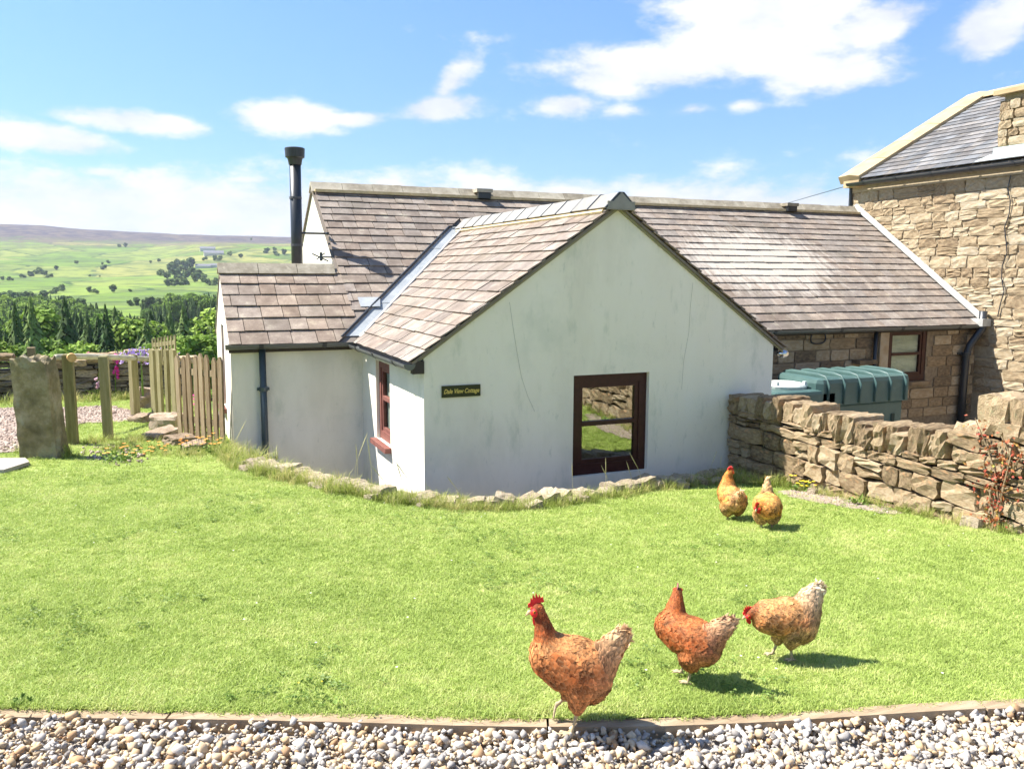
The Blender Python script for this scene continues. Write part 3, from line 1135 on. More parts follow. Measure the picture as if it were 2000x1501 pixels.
def stone(parent, mesh, mat_, c, ux, uy, uz, name='stone'):
    """place a unit block: centre c, axes as full vectors"""
    o = bpy.data.objects.new(name, mesh)
    if not mesh.materials:
        mesh.materials.append(mat_)
    COL.objects.link(o)
    o.material_slots[0].link = 'OBJECT'
    o.material_slots[0].material = mat_
    Mx = Matrix(((ux[0], uy[0], uz[0], c[0]), (ux[1], uy[1], uz[1], c[1]), (ux[2], uy[2], uz[2], c[2]), (0, 0, 0, 1)))
    if parent is not None:
        pw = WL.get(parent.name, Vector((0, 0, 0)))
        Mx = Matrix.Translation(-pw) @ Mx
        o.parent = parent
    o.matrix_basis = Mx
    return o


def masonry(parent, org, u, nrm, L, zb, zt, rowh, wid, meshes, mat_, depth, proud=.02, skip=None, maxn=10**9, seed=1, jrot=.02, name='stone', gap=.012, rh=.25):
    """lay stones against the plane through org along u; nrm points out of the wall. zb, zt: functions of s"""
    R_ = random.Random(seed)
    org, u, nrm = Vector(org), Vector(u).normalized(), Vector(nrm).normalized()
    cnt = 0
    z = min(zb(0), zb(L), zb(L/2))
    ztop = max(zt(0), zt(L), zt(L/2), zt(L*.25), zt(L*.75))
    while z < ztop:
        h = rowh*R_.uniform(1-rh, 1+rh)
        s = -R_.random()*wid*.6
        while s < L:
            w = wid*R_.uniform(.55, 1.5)
            pieces = [(0, 1)]
            if R_.random() < .22 and rh > .15:
                k = R_.uniform(.35, .65)
                pieces = [(0, k), (k, 1)]
            s0, s1 = max(s, 0), min(s+w, L)
            if s1-s0 > .05:
                sm_ = (s0+s1)/2
                for (k0, k1) in pieces:
                    z0, z1 = z+h*k0, z+h*k1
                    zc = (z0+z1)/2
                    if zc < zb(sm_)-.02 or zc > zt(sm_) or (skip and skip(s0, s1, z0, z1)):
                        continue
                    cnt += 1
                    if cnt > maxn:
                        return cnt
                    pr = R_.uniform(-proud, proud)
                    c = org+u*sm_+nrm*(pr-depth/2)+Vector((0, 0, zc-org.z))
                    a = R_.uniform(-jrot, jrot)
                    uu = (u*math.cos(a)+Vector((0, 0, 1))*math.sin(a))
                    zz = (Vector((0, 0, 1))*math.cos(a)-u*math.sin(a))
                    stone(parent, R_.choice(meshes), mat_, c, uu*(s1-s0-gap), nrm*depth*R_.uniform(.97, 1.03), zz*(z1-z0-gap), name)
            s += w
        z += h
    return cnt


m_ = MB()
Ym = YM+.02
m_.box((XR, Ym, ZB), (mx0, Ym+.3, ZE-.03))
m_.box((mx1, Ym, ZB), (XH-.003, Ym+.3, ZE-.03))
m_.box((mx0, Ym, ZB), (mx1, Ym+.3, mz0))
m_.box((mx0, Ym, mz1), (mx1, Ym+.3, ZE-.03))
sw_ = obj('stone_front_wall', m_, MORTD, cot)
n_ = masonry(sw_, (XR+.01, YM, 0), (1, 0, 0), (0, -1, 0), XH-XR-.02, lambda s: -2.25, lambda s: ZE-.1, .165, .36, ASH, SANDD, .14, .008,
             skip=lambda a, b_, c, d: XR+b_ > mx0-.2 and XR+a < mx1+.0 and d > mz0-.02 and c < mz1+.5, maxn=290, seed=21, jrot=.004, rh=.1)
m_ = MB()
m_.box((mx0-.19, YM-.02, mz0-.1), (mx0-.012, YM+.1, ZE-.08))
obj('window_jamb', m_, SANDD, sw_)
casement(cot, 'window', (mx0, YM-.0, mz0), (1, 0, 0), (0, 1, 0), mx1-mx0, mz1-mz0, .03, BROWN, BROWN, GLASS2, [.5], sill=SANDD, blind=BLIND, sw=.08)
m_ = MB()
m_.box((9.72, YM-.17, -1.33), (10.08, YM-.012, -1.27))
obj('stone_ledge', m_, SANDD, sw_)
m_ = MB()
m_.tube([(9.02+.14*math.cos(t), YM-.03, -.92+.085*math.copysign(abs(math.sin(t))**.6, math.sin(t))) for t in np.linspace(0, 2*PI, 21)], .012, 6)
obj('cable_loop', m_, BLACK, sw_, smooth_=True)

# flue
flue = thing('stove_flue', 'black stove flue pipe with wide cap rising behind the lean-to roof', 'chimney', (1.73, 11.25, -.6))
m_ = MB()
m_.tube([(1.73, 11.25, -.5), (1.745, 11.25, 1.42)], .073, 20)
fp = obj('pipe', m_, BLACK, flue, smooth_=True)
for z in (.95, .35):
    m_ = MB()
    m_.tube([(1.738, 11.25, z), (1.738, 11.25, z+.03)], .079, 20)
    obj('joint_band', m_, flat('grey_band', (.09, .09, .10), .4), fp)
m_ = MB()
m_.tube([(1.745, 11.25, 1.38), (1.745, 11.25, 1.46), (1.745, 11.25, 1.475), (1.745, 11.25, 1.585), (1.745, 11.25, 1.595)], [.08, .095, .122, .128, .115], 24)
obj('cap', m_, BLACK, flue)
m_ = MB()
m_.tube([(1.75, 11.25, .52), (2.155, 11.25, .52)], .014, 8)
m_.tube([(2.13, 11.19, .52), (2.13, 11.31, .52)], .02, 8)
obj('wall_bracket', m_, BLACK, flue)
t = thing('aerial', 'small grey aerial on the upper white gable beside the flue', 'aerial', (2.12, 11.0, .2))
m_ = MB()
m_.tube([(2.158, 11.0, .21), (1.98, 11.0, .21)], .012, 6)
m_.tube([(1.88, 10.95, .25), (2.1, 11.05, .16)], .009, 6)
m_.tube([(1.95, 11.05, .18), (2.04, 10.95, .26)], .008, 6)
m_.tube([(2.0, 11.0, .16), (2.0, 11.0, .27)], .02, 6)
obj('mast', m_, GREYP, t)

# name plaque
plq = thing('name_plaque', 'dark name plaque with gold lettering on the white gable wall', 'sign', (2.55, YG, -1.06))
m_ = MB()
m_.box((2.365, YG-.016, -1.117), (2.74, YG-.002, -1.010))
obj('board', m_, flat('dark_green_board', (.03, .035, .012), .4), plq)
cu = bpy.data.curves.new('lettering', 'FONT')
cu.body = 'Dale View Cottage'
cu.size = .055
cu.shear = .35
cu.extrude = .0008
cu.offset = .0009
cu.align_x = 'CENTER'
cu.align_y = 'CENTER'
to = bpy.data.objects.new('lettering_tmp', cu)
COL.objects.link(to)
bpy.context.view_layer.update()
me = bpy.data.meshes.new_from_object(to.evaluated_get(bpy.context.evaluated_depsgraph_get()))
bpy.data.objects.remove(to)
wdt = max(v.co.x for v in me.vertices)-min(v.co.x for v in me.vertices)
me.transform(Matrix.Translation((2.5525, YG-.0175, -1.064)) @ Matrix.Rotation(PI/2, 4, 'X') @ Matrix.Diagonal((.345/wdt, 1.05, 1, 1)))
me.materials.clear()
obj('lettering', me, flat('gold_paint', (.75, .58, .14), .5), plq)

# bulkhead lamp at the far corner of the gable
lp = thing('outside_lamp', 'small chrome and black outside lamp at the right corner of the gable', 'lamp', (XR+.1, YG+.1, ZE-.15))
m_ = MB()
m_.tube([(XR+.003, YG+.08, ZE-.11), (XR+.10, YG+.06, ZE-.13)], [.045, .03], 10)
obj('mount', m_, BLACK, lp)
m_ = MB()
m_.tube([(XR+.09, YG+.04, ZE-.155), (XR+.12, YG+.03, ZE-.15), (XR+.2, YG+.02, ZE-.15), (XR+.215, YG+.02, ZE-.15)], [.02, .04, .04, .02], 12)
obj('lamp_head', m_, mat('chrome', [(.3, (.5, .5, .5)), (.7, (.75, .75, .75))], rough=.2, metal=1.), lp, smooth_=True)

# oil tank behind the garden wall
tk = thing('oil_tank', 'dark green plastic oil tank with white round lid behind the garden wall', 'tank', (8.5, 8.9, -2.75))


def rbox(m_, a, b, r, M=None):
    """box with chamfered upright and top edges"""
    x0, y0, z0 = a
    x1, y1, z1 = b
    ring = lambda i, z: [(x0+i, y0+r, z), (x0+r, y0+i, z), (x1-r, y0+i, z), (x1-i, y0+r, z), (x1-i, y1-r, z), (x1-r, y1-i, z), (x0+r, y1-i, z), (x0+i, y1-r, z)]
    vs = ring(0, z0)+ring(0, z1-r)+ring(r*.3, z1-r*.3)+ring(r, z1)
    fs = [tuple(range(8))[::-1], tuple(range(24, 32))]
    for k in range(3):
        for i in range(8):
            fs.append((k*8+i, k*8+(i+1) % 8, k*8+8+(i+1) % 8, k*8+8+i))
    m_.add(vs, fs)


m_ = MB()
rbox(m_, (7.36, 8.52, -2.72), (9.60, 9.28, -1.70), .05)
body = obj('body', m_, TANKM, tk)
m_ = MB()
rbox(m_, (7.30, 8.46, -1.72), (8.32, 9.34, -1.50), .05)
obj('lid_deck', m_, TANKM, tk)
m_ = MB()
rbox(m_, (8.0, 8.46, -1.715), (9.66, 9.34, -1.35), .07)
obj('top', m_, TANKM, tk)
for k in range(6):
    x = 8.14+k*.275
    m_ = MB()
    m_.tube([(x, 8.47, -1.70), (x, 8.455, -1.45), (x, 8.52, -1.355), (x, 8.65, -1.335), (x, 9.15, -1.335), (x, 9.29, -1.36), (x, 9.35, -1.47), (x, 9.34, -1.7)], .042, 8, flat=.35)
    # flatten the band: wide along the tank, thin outwards
    obj('rib', m_, TANKM, tk, smooth_=True)
for k in range(7):
    x = 7.5+k*.31
    m_ = MB()
    m_.box((x, 8.508, -2.6), (x+.06, 8.518, -1.9))  # thin strip on the flat front; the slot's shade is put into its colour
    obj('recess', m_, flat('slot_shade_green', (.008, .03, .028)) if k == 0 else bpy.data.materials['slot_shade_green'], tk)
m_ = MB()
m_.tube([(7.80, 8.9, -1.50), (7.80, 8.9, -1.465), (7.80, 8.9, -1.44), (7.80, 8.9, -1.425)], [.29, .30, .28, .12], 28)
lid = obj('lid', m_, LIDW, tk)
for k in range(4):
    a = k*PI/2+.5
    m_ = MB()
    m_.box((7.80+.27*math.cos(a)-.02, 8.9+.27*math.sin(a)-.02, -1.45), (7.80+.27*math.cos(a)+.02, 8.9+.27*math.sin(a)+.02, -1.40))
    obj('lid_catch', m_, LIDW, lid)
m_ = MB()
m_.box((7.36, 8.452, -1.68), (7.50, 8.458, -1.58))
obj('sticker', m_, flat('white_sticker', (.7, .7, .66)), tk)

# ------------------------------------------------------------------ the stone house on the right
hs = thing('stone_house', 'tall sandstone house with grey slate roof at the right end of the cottage', 'house', (XH+2, 9, -2.75))
HY, HZ = 12.58, 1.76      # far corner, gutter height
m_ = MB()
HX1, HYN = 19.4, 2.0
m_.box((XH+.022, HYN, ZB), (HX1, HY-.02, HZ-.04))
RX = 15.5
RZ = 3.50
m_.prism([(XH+.05, HY-.32, HZ-.05), (HX1, HY-.32, HZ-.05), (RX, HY-.32, RZ-.1)], (0, .3, 0))
m_.prism([(XH+.05, HYN, HZ-.05), (HX1, HYN, HZ-.05), (RX, HYN, RZ-.1)], (0, .3, 0))
hw = obj('wall', m_, MORTH, hs)


def hskip(a, b_, c, d):
    # stones hidden behind the cottage roof are left to the mortar
    Y = HY-.0-(a+b_)/2
    return Y > YM and d < min(zm(Y), zm(2*YR-Y))-.05


masonry(hw, (XH, HY, 0), (0, -1, 0), (-1, 0, 0), 5.5, lambda s: -1.9 if s > 2.9 else -.9, lambda s: HZ-.22, .165, .34, ROUGH, SANDH, .16, .009, skip=hskip, maxn=298, seed=31, jrot=.03, gap=.006, rh=.3)
m_ = MB()
m_.box((XH-.02, HYN, HZ-.2), (XH+.020, HY-.01, HZ-.06))
obj('eaves_course', m_, MORTH, hs)
# roof
rs = (RX-XH)
sl = math.hypot(RX-XH+.1, RZ-HZ)
m_ = MB()
m_.prism([(XH-.1, HYN, HZ-.02), (XH-.1, HY-.3, HZ-.02), (RX, HY-.3, RZ), (RX, HYN, RZ)], (0, 0, .03))
m_.prism([(HX1+.1, HYN, HZ-.02), (HX1+.1, HY-.3, HZ-.02), (RX, HY-.3, RZ), (RX, HYN, RZ)], (0, 0, .03))
hr = obj('roof', m_, DECK, hs)
BLUE = mat('blue_slate', [(.25, (.095, .095, .10)), (.5, (.15, .15, .155)), (.75, (.19, .185, .18))], scale=4., rough=.95, spec=.05, bump=.3, attr=True, over=[(7., .56, .7, (.34, .31, .26), .5)])
u_ = Vector((RX-XH+.1, 0, RZ-HZ)).normalized()
nn_ = Vector((-u_.z, 0, u_.x))
tot = MB()
R_ = random.Random(4)
b_ = 0
while b_ < sl-.05:
    a = HYN
    while a < HY-.3:
        w = R_.uniform(.16, .3)
        g = R_.uniform(.75, 1.3)
        wv_ = R_.uniform(-.04, .06)
        p0 = Vector((XH-.12, 0, HZ+.02))+u_*b_
        vs = [p0+Vector((0, a+.003, 0))+nn_*.03, p0+Vector((0, min(a+w, HY-.3)-.003, 0))+nn_*.03,
              p0+u_*.24+Vector((0, min(a+w, HY-.3)-.003, 0))+nn_*.014, p0+u_*.24+Vector((0, a+.003, 0))+nn_*.014]
        tot.prism(vs, nn_*.006, (g*(1+wv_), g, g*(1-wv_)))
        a += w
    b_ += .2
obj('slates', tot, BLUE, hr, kind='stuff')
COPE = mat('coping_stone', [(.3, (.34, .24, .13)), (.7, (.47, .36, .21))], scale=3., rough=.9, bump=.3, rand=.2)
nc = 5
for k in range(nc):
    p0 = Vector((XH-.10, HY-.36, HZ-.05))+u_*(sl+.16)*(k/nc)
    p1 = Vector((XH-.10, HY-.36, HZ-.05))+u_*(sl+.16)*((k+1)/nc-.004)
    m_ = MB()
    m_.prism([p0+nn_*.03, p0+nn_*.16, p0+Vector((0, .22, 0))+nn_*.20, p0+Vector((0, .5, 0))+nn_*.18, p0+Vector((0, .5, 0))+nn_*.03], p1-p0)
    obj('coping', m_, COPE, hs)
m_ = MB()
m_.box((XH-.14, HY-.34, HZ-.10), (XH+.04, HY+.04, HZ+.04))
obj('kneeler', m_, COPE, hs)
m_ = MB()
m_.prism([(RX-.16, HYN, RZ+.03), (RX, HYN, RZ+.16), (RX+.16, HYN, RZ+.03)], (0, HY-.36-HYN, 0))
obj('ridge_tiles', m_, COPE, hr)
gutter((XH-.165, HY-.1, HZ-.03), (XH-.165, 6.5, HZ-.03), .06, BLACK, hs, clips=8)
# chimney
cx0, cx1, cy0, cy1, cz = 12.5, 13.4, 8.2, 9.64, 2.84
ch = MB()
ch.box((cx0+.05, cy0+.05, 1.7), (cx1-.05, cy1-.05, cz))
chm = obj('chimney', ch, MORTH, hs)
masonry(chm, (cx0, cy1, 0), (0, -1, 0), (-1, 0, 0), cy1-cy0, lambda s: 2.04, lambda s: cz-.05, .15, .3, ROUGH, SANDH, .14, .012, seed=41, gap=.014)
masonry(chm, (cx0, cy1, 0), (1, 0, 0), (0, 1, 0), cx1-cx0, lambda s: 2.1, lambda s: cz-.05, .15, .3, ROUGH, SANDH, .14, .012, seed=42, gap=.014)
m_ = MB()
m_.box((cx0-.07, cy0-.07, cz), (cx1+.07, cy1+.07, cz+.07))
obj('chimney_cap', m_, COPE, chm)
m_ = MB()
m_.box((cx0-.03, cy0-.03, 1.80), (cx1+.03, cy1+.03, 2.03))
m_.prism([(XH-.1, cy0-.1, HZ+.06), (XH-.1, cy1+.22, HZ+.06), (cx0-.03, cy1+.08, HZ+.16), (cx0-.03, cy0-.1, HZ+.16)], (0, 0, .01))
obj('lead_flashing', m_, mat('green_lead', [(.3, (.34, .44, .40)), (.7, (.6, .66, .62))], scale=9., rough=.6), chm)
# flashing where the cottage roof meets the house
m_ = MB()
m_.prism([(XH-.10, DY-.05, zo+.03), (XH-.01, DY-.05, zo+.08), (XH-.01, YR, ZR+.12), (XH-.10, YR, ZR+.07)], (0, 0, .025))
m_.box((XH-.2, DY-.12, zo-.02), (XH-.01, DY+.25, zo+.1))
obj('lead_flashing', m_, mat('white_lead', [(.3, (.30, .30, .28)), (.7, (.50, .50, .47))], scale=9., rough=.7), mainroof)
m_ = MB()
pts_ = [(XH-.03, 9.25+.04*math.sin(k*1.9), HZ-.2-k*.2) for k in range(12)]
m_.tube(pts_, .009, 5)
hw_cable = obj('cable', m_, BLACK, hs)
m_ = MB()
m_.tube([(XH-.02, HY-.04, HZ-.1), (XH-.025, HY-.05, HZ-.9)], .035, 6)
obj('downpipe', m_, BLACK, hs)
wire = MB()
wr = ray(1440, 425)
wr = wr*45/wr[1]
wire.tube([(XH-.1, HY-.1, HZ-.05), tuple(wr)], .008, 4)
tag(obj('overhead_wire', wire, BLACK), 'thin overhead wire running off from the eaves of the stone house', 'wire')

# ------------------------------------------------------------------ dry-stone garden wall on the right (runs towards the camera along X = 5.55)
gw = thing('garden_wall', 'dry stone garden wall with upright cope stones running from the gable to the right', 'wall', (5.7, 5, -2))
GX = 5.54
GY0, GY1 = 7.16, 2.0


def wx(Y):
    return GX-.03*(7.16-Y)/3.4*.9


def wbase(s):
    Y = GY0-s
    return gz(GX-.1, Y)-.06


def wtop(s):
    Y = GY0-s
    return float(np.interp(Y, [2., 3.3, 4.25, 4.42, 4.9, 5.4, 6.0, 6.6, 7.2], [-1.02, -1.06, -1.10, -1.34, -1.42, -1.44, -1.40, -1.39, -1.42]))


m_ = MB()
K = 40
for k in range(K):
    s0, s1 = (GY0-GY1)*k/K, (GY0-GY1)*(k+1)/K
    y0, y1 = GY0-s0-.03, GY0-s1-.03
    m_.add([(GX+.06, y0, -2.9), (GX+.06, y1, -2.9), (GX+.06, y1, wtop(s1)), (GX+.06, y0, wtop(s0)),
            (GX+.36, y0, -2.9), (GX+.36, y1, -2.9), (GX+.36, y1, wtop(s1)), (GX+.36, y0, wtop(s0))], [(0, 1, 2, 3), (7, 6, 5, 4), (3, 2, 6, 7)])
obj('core', m_, CORE, gw)
L_ = GY0-GY1
n1_ = masonry(gw, (GX, GY0, 0), (-.027, -1, 0), (-1, .027, 0), L_, wbase, wtop, .115, .24, ROUGH, FIELD, .2, .022, maxn=270, seed=51, jrot=.12, gap=.012, rh=.48)
# the free end / left return and the outer face seen through gaps
R_ = random.Random(77)
m2 = MB()

# cope stones: slabs on edge, leaning
y = GY0-.03
k = 0
while y > GY1:
    t = R_.uniform(.055, .14)
    s_ = GY0-y
    zt_ = wtop(s_)
    hgt = R_.uniform(.15, .23)*(1.25 if y < 4.3 else 1)
    wid_ = t
    if y < 4.4 and R_.random() < .5:
        wid_ = R_.uniform(.16, .24)
    if 4.2 < y < 4.45:
        wid_, hgt = .24, .26
    lean = R_.uniform(.25, .6) if y > 4.5 else R_.uniform(-.1, .4)
    c = Vector((GX+.17-.02*s_*.5+R_.uniform(-.02, .02), y-wid_/2, zt_+hgt*.42))
    along = Vector((0, -math.cos(lean), math.sin(lean)))
    upv = Vector((0, -math.sin(lean), math.cos(lean)))
    yaw = R_.uniform(-.15, .15)
    side = Vector((math.cos(yaw), math.sin(yaw), 0))
    stone(gw, R_.choice(BIG), FIELD, c, side*R_.uniform(.34, .44), -along*wid_*1.02, upv*hgt*1.12)
    y -= wid_/math.cos(lean)*.93
    k += 1
# outer face of the wall, one rough part
ob = MB()
for k in range(220):
    s_ = R_.random()*L_
    zt_ = wtop(s_)
    z_ = R_.uniform(-2.7, zt_)
    me_ = R_.choice(ROUGH)
    sx, sy, sz = .1, R_.uniform(.14, .3), R_.uniform(.08, .14)
    ob.add([Vector((GX+.36+v.co.x*sx, GY0-s_+v.co.y*sy, z_+v.co.z*sz)) for v in me_.vertices], [tuple(p.vertices) for p in me_.polygons])
obj('back_face_stones', ob, FIELD, gw, kind='stuff')
# a few loose foot stones
for (px, py, w, h_) in ((1770, 985, .16, .13), (1590, 965, .1, .06), (1900, 1030, .15, .09)):
    p = gp(px, py)
    stone(gw, R_.choice(BIG), PALESTONE, p+Vector((0, 0, h_*.35)), Vector((0, -1, 0))*w, Vector((-.8, 0, .3)).normalized()*.09, Vector((.3, 0, 1)).normalized()*h_)

# ------------------------------------------------------------------ stone edging between the lawn and the sunken yard
se = thing('stone_edging', 'row of rough edging stones at the lip of the lawn below the gable', 'edging', tuple(EC[len(EC)//2]))
cum = [0]
for a, c in zip(EC[:-1], EC[1:]):
    cum.append(cum[-1]+(c-a).length)
s = .25
while s < cum[-1]-.05:
    w = R_.uniform(.10, .27)
    i = max(0, min(len(EC)-2, int(np.searchsorted(cum, s+w/2))-1))
    t = (EC[i+1]-EC[i]).normalized()
    t.z = 0
    nvec = Vector((-t.y, t.x, 0))
    c = EC[i]+t*(s+w/2-cum[i])+nvec*R_.uniform(-.02, .03)
    h_ = R_.uniform(.10, .19)
    a = R_.uniform(-.35, .35)
    q = Matrix.Rotation(R_.uniform(-.4, .4), 3, 'Z') @ Matrix.Rotation(a, 3, nvec)
    stone(se, R_.choice(BIG), PALESTONE, Vector((c.x, c.y, gz(c.x, c.y)+h_*.10)), q @ (t*w*1.1), q @ (nvec*R_.uniform(.14, .22)), q @ Vector((0, 0, h_)))
    if R_.random() < .4:
        h2 = R_.uniform(.07, .11)
        stone(se, R_.choice(BIG), PALESTONE, Vector((c.x, c.y, gz(c.x, c.y)+h2*.2))-nvec*.14, q @ (t*w*.6), q @ (nvec*.1), q @ Vector((0, 0, h2)))
    s += w*.92

# ------------------------------------------------------------------ drive, edging board, gravel
DRV = mat('drive_base', [(.3, (.24, .21, .18)), (.7, (.40, .36, .31))], scale=40., rough=.95, bump=.6, bscale=80)
m_ = MB()
xs_ = list(np.arange(-12, 12.1, .5))
for k in range(len(xs_)-1):
    x0, x1 = xs_[k], xs_[k+1]
    m_.add([(x0, -9, -1.56), (x1, -9, -1.56), (x1, board_y(x1)-.01, -1.552), (x0, board_y(x0)-.01, -1.552)], [(0, 1, 2, 3)])
obj('gravel_drive', m_, DRV, kind='structure')
eb = thing('lawn_edging_board', 'long weathered wooden edging board between lawn and gravel', 'edging', (1.1, 2.45, -1.55))
bxs = [-4.2, -1.75, -.02, 1.16, 2.62, 4.6]
for k in range(len(bxs)-1):
    m_ = MB()
    a, c = bxs[k]+.004, bxs[k+1]-.004
    nn = 8
    jz = R_.uniform(-.004, .004)
    for j in range(nn):
        x0, x1 = a+(c-a)*j/nn, a+(c-a)*(j+1)/nn
        y0, y1 = board_y(x0)-.01, board_y(x1)-.01
        z0_ = -1.502+jz+.006*math.sin(x0*3)
        z1_ = -1.502+jz+.006*math.sin(x1*3)
        t = Vector((x1-x0, y1-y0, 0)).normalized()
        nv = Vector((-t.y, t.x, 0))*.028
        A, B_ = Vector((x0, y0, 0)), Vector((x1, y1, 0))
        vs = [A-nv+Vector((0, 0, -1.68)), B_-nv+Vector((0, 0, -1.68)), B_-nv+Vector((0, 0, z1_)), A-nv+Vector((0, 0, z0_)),
              A+nv+Vector((0, 0, -1.68)), B_+nv+Vector((0, 0, -1.68)), B_+nv+Vector((0, 0, z1_)), A+nv+Vector((0, 0, z0_))]
        m_.add(vs, [(0, 1, 2, 3), (3, 2, 6, 7), (5, 4, 7, 6)]+([(0, 3, 7, 4)] if j == 0 else [])+([(1, 5, 6, 2)] if j == nn-1 else []))
    obj('plank', m_, KERBW, eb)

# pebbles: angular chippings as one heap
rng = np.random.default_rng(5)


def chip(seed):
    r_ = np.random.default_rng(seed)
    ico = []
    ph = (1+5**.5)/2
    V_ = np.array([(-1, ph, 0), (1, ph, 0), (-1, -ph, 0), (1, -ph, 0), (0, -1, ph), (0, 1, ph), (0, -1, -ph), (0, 1, -ph), (ph, 0, -1), (ph, 0, 1), (-ph, 0, -1), (-ph, 0, 1)])/1.9
    F_ = np.array([(0, 11, 5), (0, 5, 1), (0, 1, 7), (0, 7, 10), (0, 10, 11), (1, 5, 9), (5, 11, 4), (11, 10, 2), (10, 7, 6), (7, 1, 8),
                   (3, 9, 4), (3, 4, 2), (3, 2, 6), (3, 6, 8), (3, 8, 9), (4, 9, 5), (2, 4, 11), (6, 2, 10), (8, 6, 7), (9, 8, 1)])
    V_ = V_*(1+r_.uniform(-.38, .28, (12, 1)))+r_.uniform(-.2, .2, (12, 3))
    return V_, F_


CHIPS = [chip(i) for i in range(12)]


def big_mesh(name, V, F, C=None, quads=False):
    me = bpy.data.meshes.new(name)
    k = F.shape[1]
    me.vertices.add(len(V))
    me.vertices.foreach_set('co', V.astype(np.float32).ravel())
    me.loops.add(F.size)
    me.loops.foreach_set('vertex_index', F.astype(np.int32).ravel())
    me.polygons.add(len(F))
    me.polygons.foreach_set('loop_start', np.arange(0, F.size, k, dtype=np.int32))
    try:
        me.polygons.foreach_set('loop_total', np.full(len(F), k, np.int32))
    except Exception:
        pass
    if C is not None:
        at = me.color_attributes.new('col', 'FLOAT_COLOR', 'POINT')
        at.data.foreach_set('color', np.hstack([C, np.ones((len(C), 1))]).astype(np.float32).ravel())
    me.update(calc_edges=True)
    me.validate()
    return me


def rots(n, r_, tilt=None):
    q = r_.normal(size=(n, 4))
    if tilt is not None:
        a = r_.uniform(0, 2*PI, n)
        b_ = r_.normal(0, tilt, n)
        c = r_.normal(0, tilt, n)
        ca, sa = np.cos(a), np.sin(a)
        Rz = np.zeros((n, 3, 3))
        Rz[:, 0, 0] = ca
        Rz[:, 0, 1] = -sa
        Rz[:, 1, 0] = sa
        Rz[:, 1, 1] = ca
        Rz[:, 2, 2] = 1
        Rx = np.zeros((n, 3, 3))
        Rx[:, 0, 0] = 1
        Rx[:, 1, 1] = np.cos(b_)
        Rx[:, 1, 2] = -np.sin(b_)
        Rx[:, 2, 1] = np.sin(b_)
        Rx[:, 2, 2] = np.cos(b_)
        Ry = np.zeros((n, 3, 3))
        Ry[:, 1, 1] = 1
        Ry[:, 0, 0] = np.cos(c)
        Ry[:, 0, 2] = np.sin(c)
        Ry[:, 2, 0] = -np.sin(c)
        Ry[:, 2, 2] = np.cos(c)
        return Ry @ Rx @ Rz
    q /= np.linalg.norm(q, axis=1)[:, None]
    w, x, y, z = q.T
    return np.stack([np.stack([1-2*(y*y+z*z), 2*(x*y-z*w), 2*(x*z+y*w)], 1), np.stack([2*(x*y+z*w), 1-2*(x*x+z*z), 2*(y*z-x*w)], 1),
                     np.stack([2*(x*z-y*w), 2*(y*z+x*w), 1-2*(x*x+y*y)], 1)], 1)


def scatter_mesh(name, protos, P, sc, Rm, C, pick):
    Vs, Fs, Cs = [], [], []
    o = 0
    for i, (V_, F_) in enumerate(protos):
        m = np.where(pick == i)[0]
        if len(m) == 0:
            continue
        v = V_[None, :, :]*sc[m][:, None, :]
        v = np.einsum('nij,nkj->nki', Rm[m], v)+P[m][:, None, :]
        Vs.append(v.reshape(-1, 3))
        Fs.append((F_[None]+(np.arange(len(m))*len(V_))[:, None, None]+o).reshape(-1, F_.shape[1]))
        if C is not None:
            Cs.append(np.repeat(C[m], len(V_), axis=0))
        o += len(m)*len(V_)
    return big_mesh(name, np.concatenate(Vs), np.concatenate(Fs), np.concatenate(Cs) if C is not None else None)


n = 58000
gx = rng.uniform(-3.6, 5.4, n*3)
gy = rng.uniform(.3, 4.2, n*3)
by = np.interp(gx, BX, BY)
d_ = gx*.3915+gy*.9202
ok = (gy < by-.035) & (d_ > 1.95) & (np.abs(gx*.9202-gy*.3915) < 3.3)
gx, gy, by = gx[ok][:n], gy[ok][:n], by[ok][:n]
n = len(gx)
size = rng.lognormal(math.log(.0082), .42, n).clip(.004, .019)
near = np.clip((by-gy)/.10, 0, 1)
gzv = -1.536+size*.3+rng.uniform(-.012, .016, n)+.012*(1-near)+.010*np.sin(gx*5)*np.cos(gy*7)
PAL = np.array([(.42, .385, .345), (.52, .48, .43), (.34, .315, .29), (.60, .56, .49), (.52, .40, .26), (.46, .33, .19), (.58, .46, .31), (.25, .23, .21), (.42, .26, .14)])
pr = np.array([.19, .19, .11, .12, .13, .09, .11, .03, .03])
left = rng.random(n) < np.clip(.35-gx*.18, 0, .5)
ci = rng.choice(len(PAL), n, p=pr/pr.sum())
ci = np.where(left & (rng.random(n) < .5), rng.choice([4, 5, 6, 8], n), ci)
C = PAL[ci]*rng.uniform(.9, 1.22, (n, 1))
sc = size[:, None]*rng.uniform(.65, 1.5, (n, 3))*np.array([[1.15, 1., .75]])
GRAV = mat('gravel_chipping', [(.25, (.72, .71, .7)), (.7, (1, 1, 1))], scale=60., rough=.8, bump=.3, bscale=200, attr=True, bdist=.002)
me = scatter_mesh('gravel', CHIPS, np.stack([gx, gy, gzv], 1), sc, rots(n, rng, .5), C, rng.integers(0, 12, n))
o_ = obj('gravel', me, GRAV, kind='stuff')
tag(o_, 'loose pale grey and buff stone chippings of the drive in front of the lawn', 'gravel')


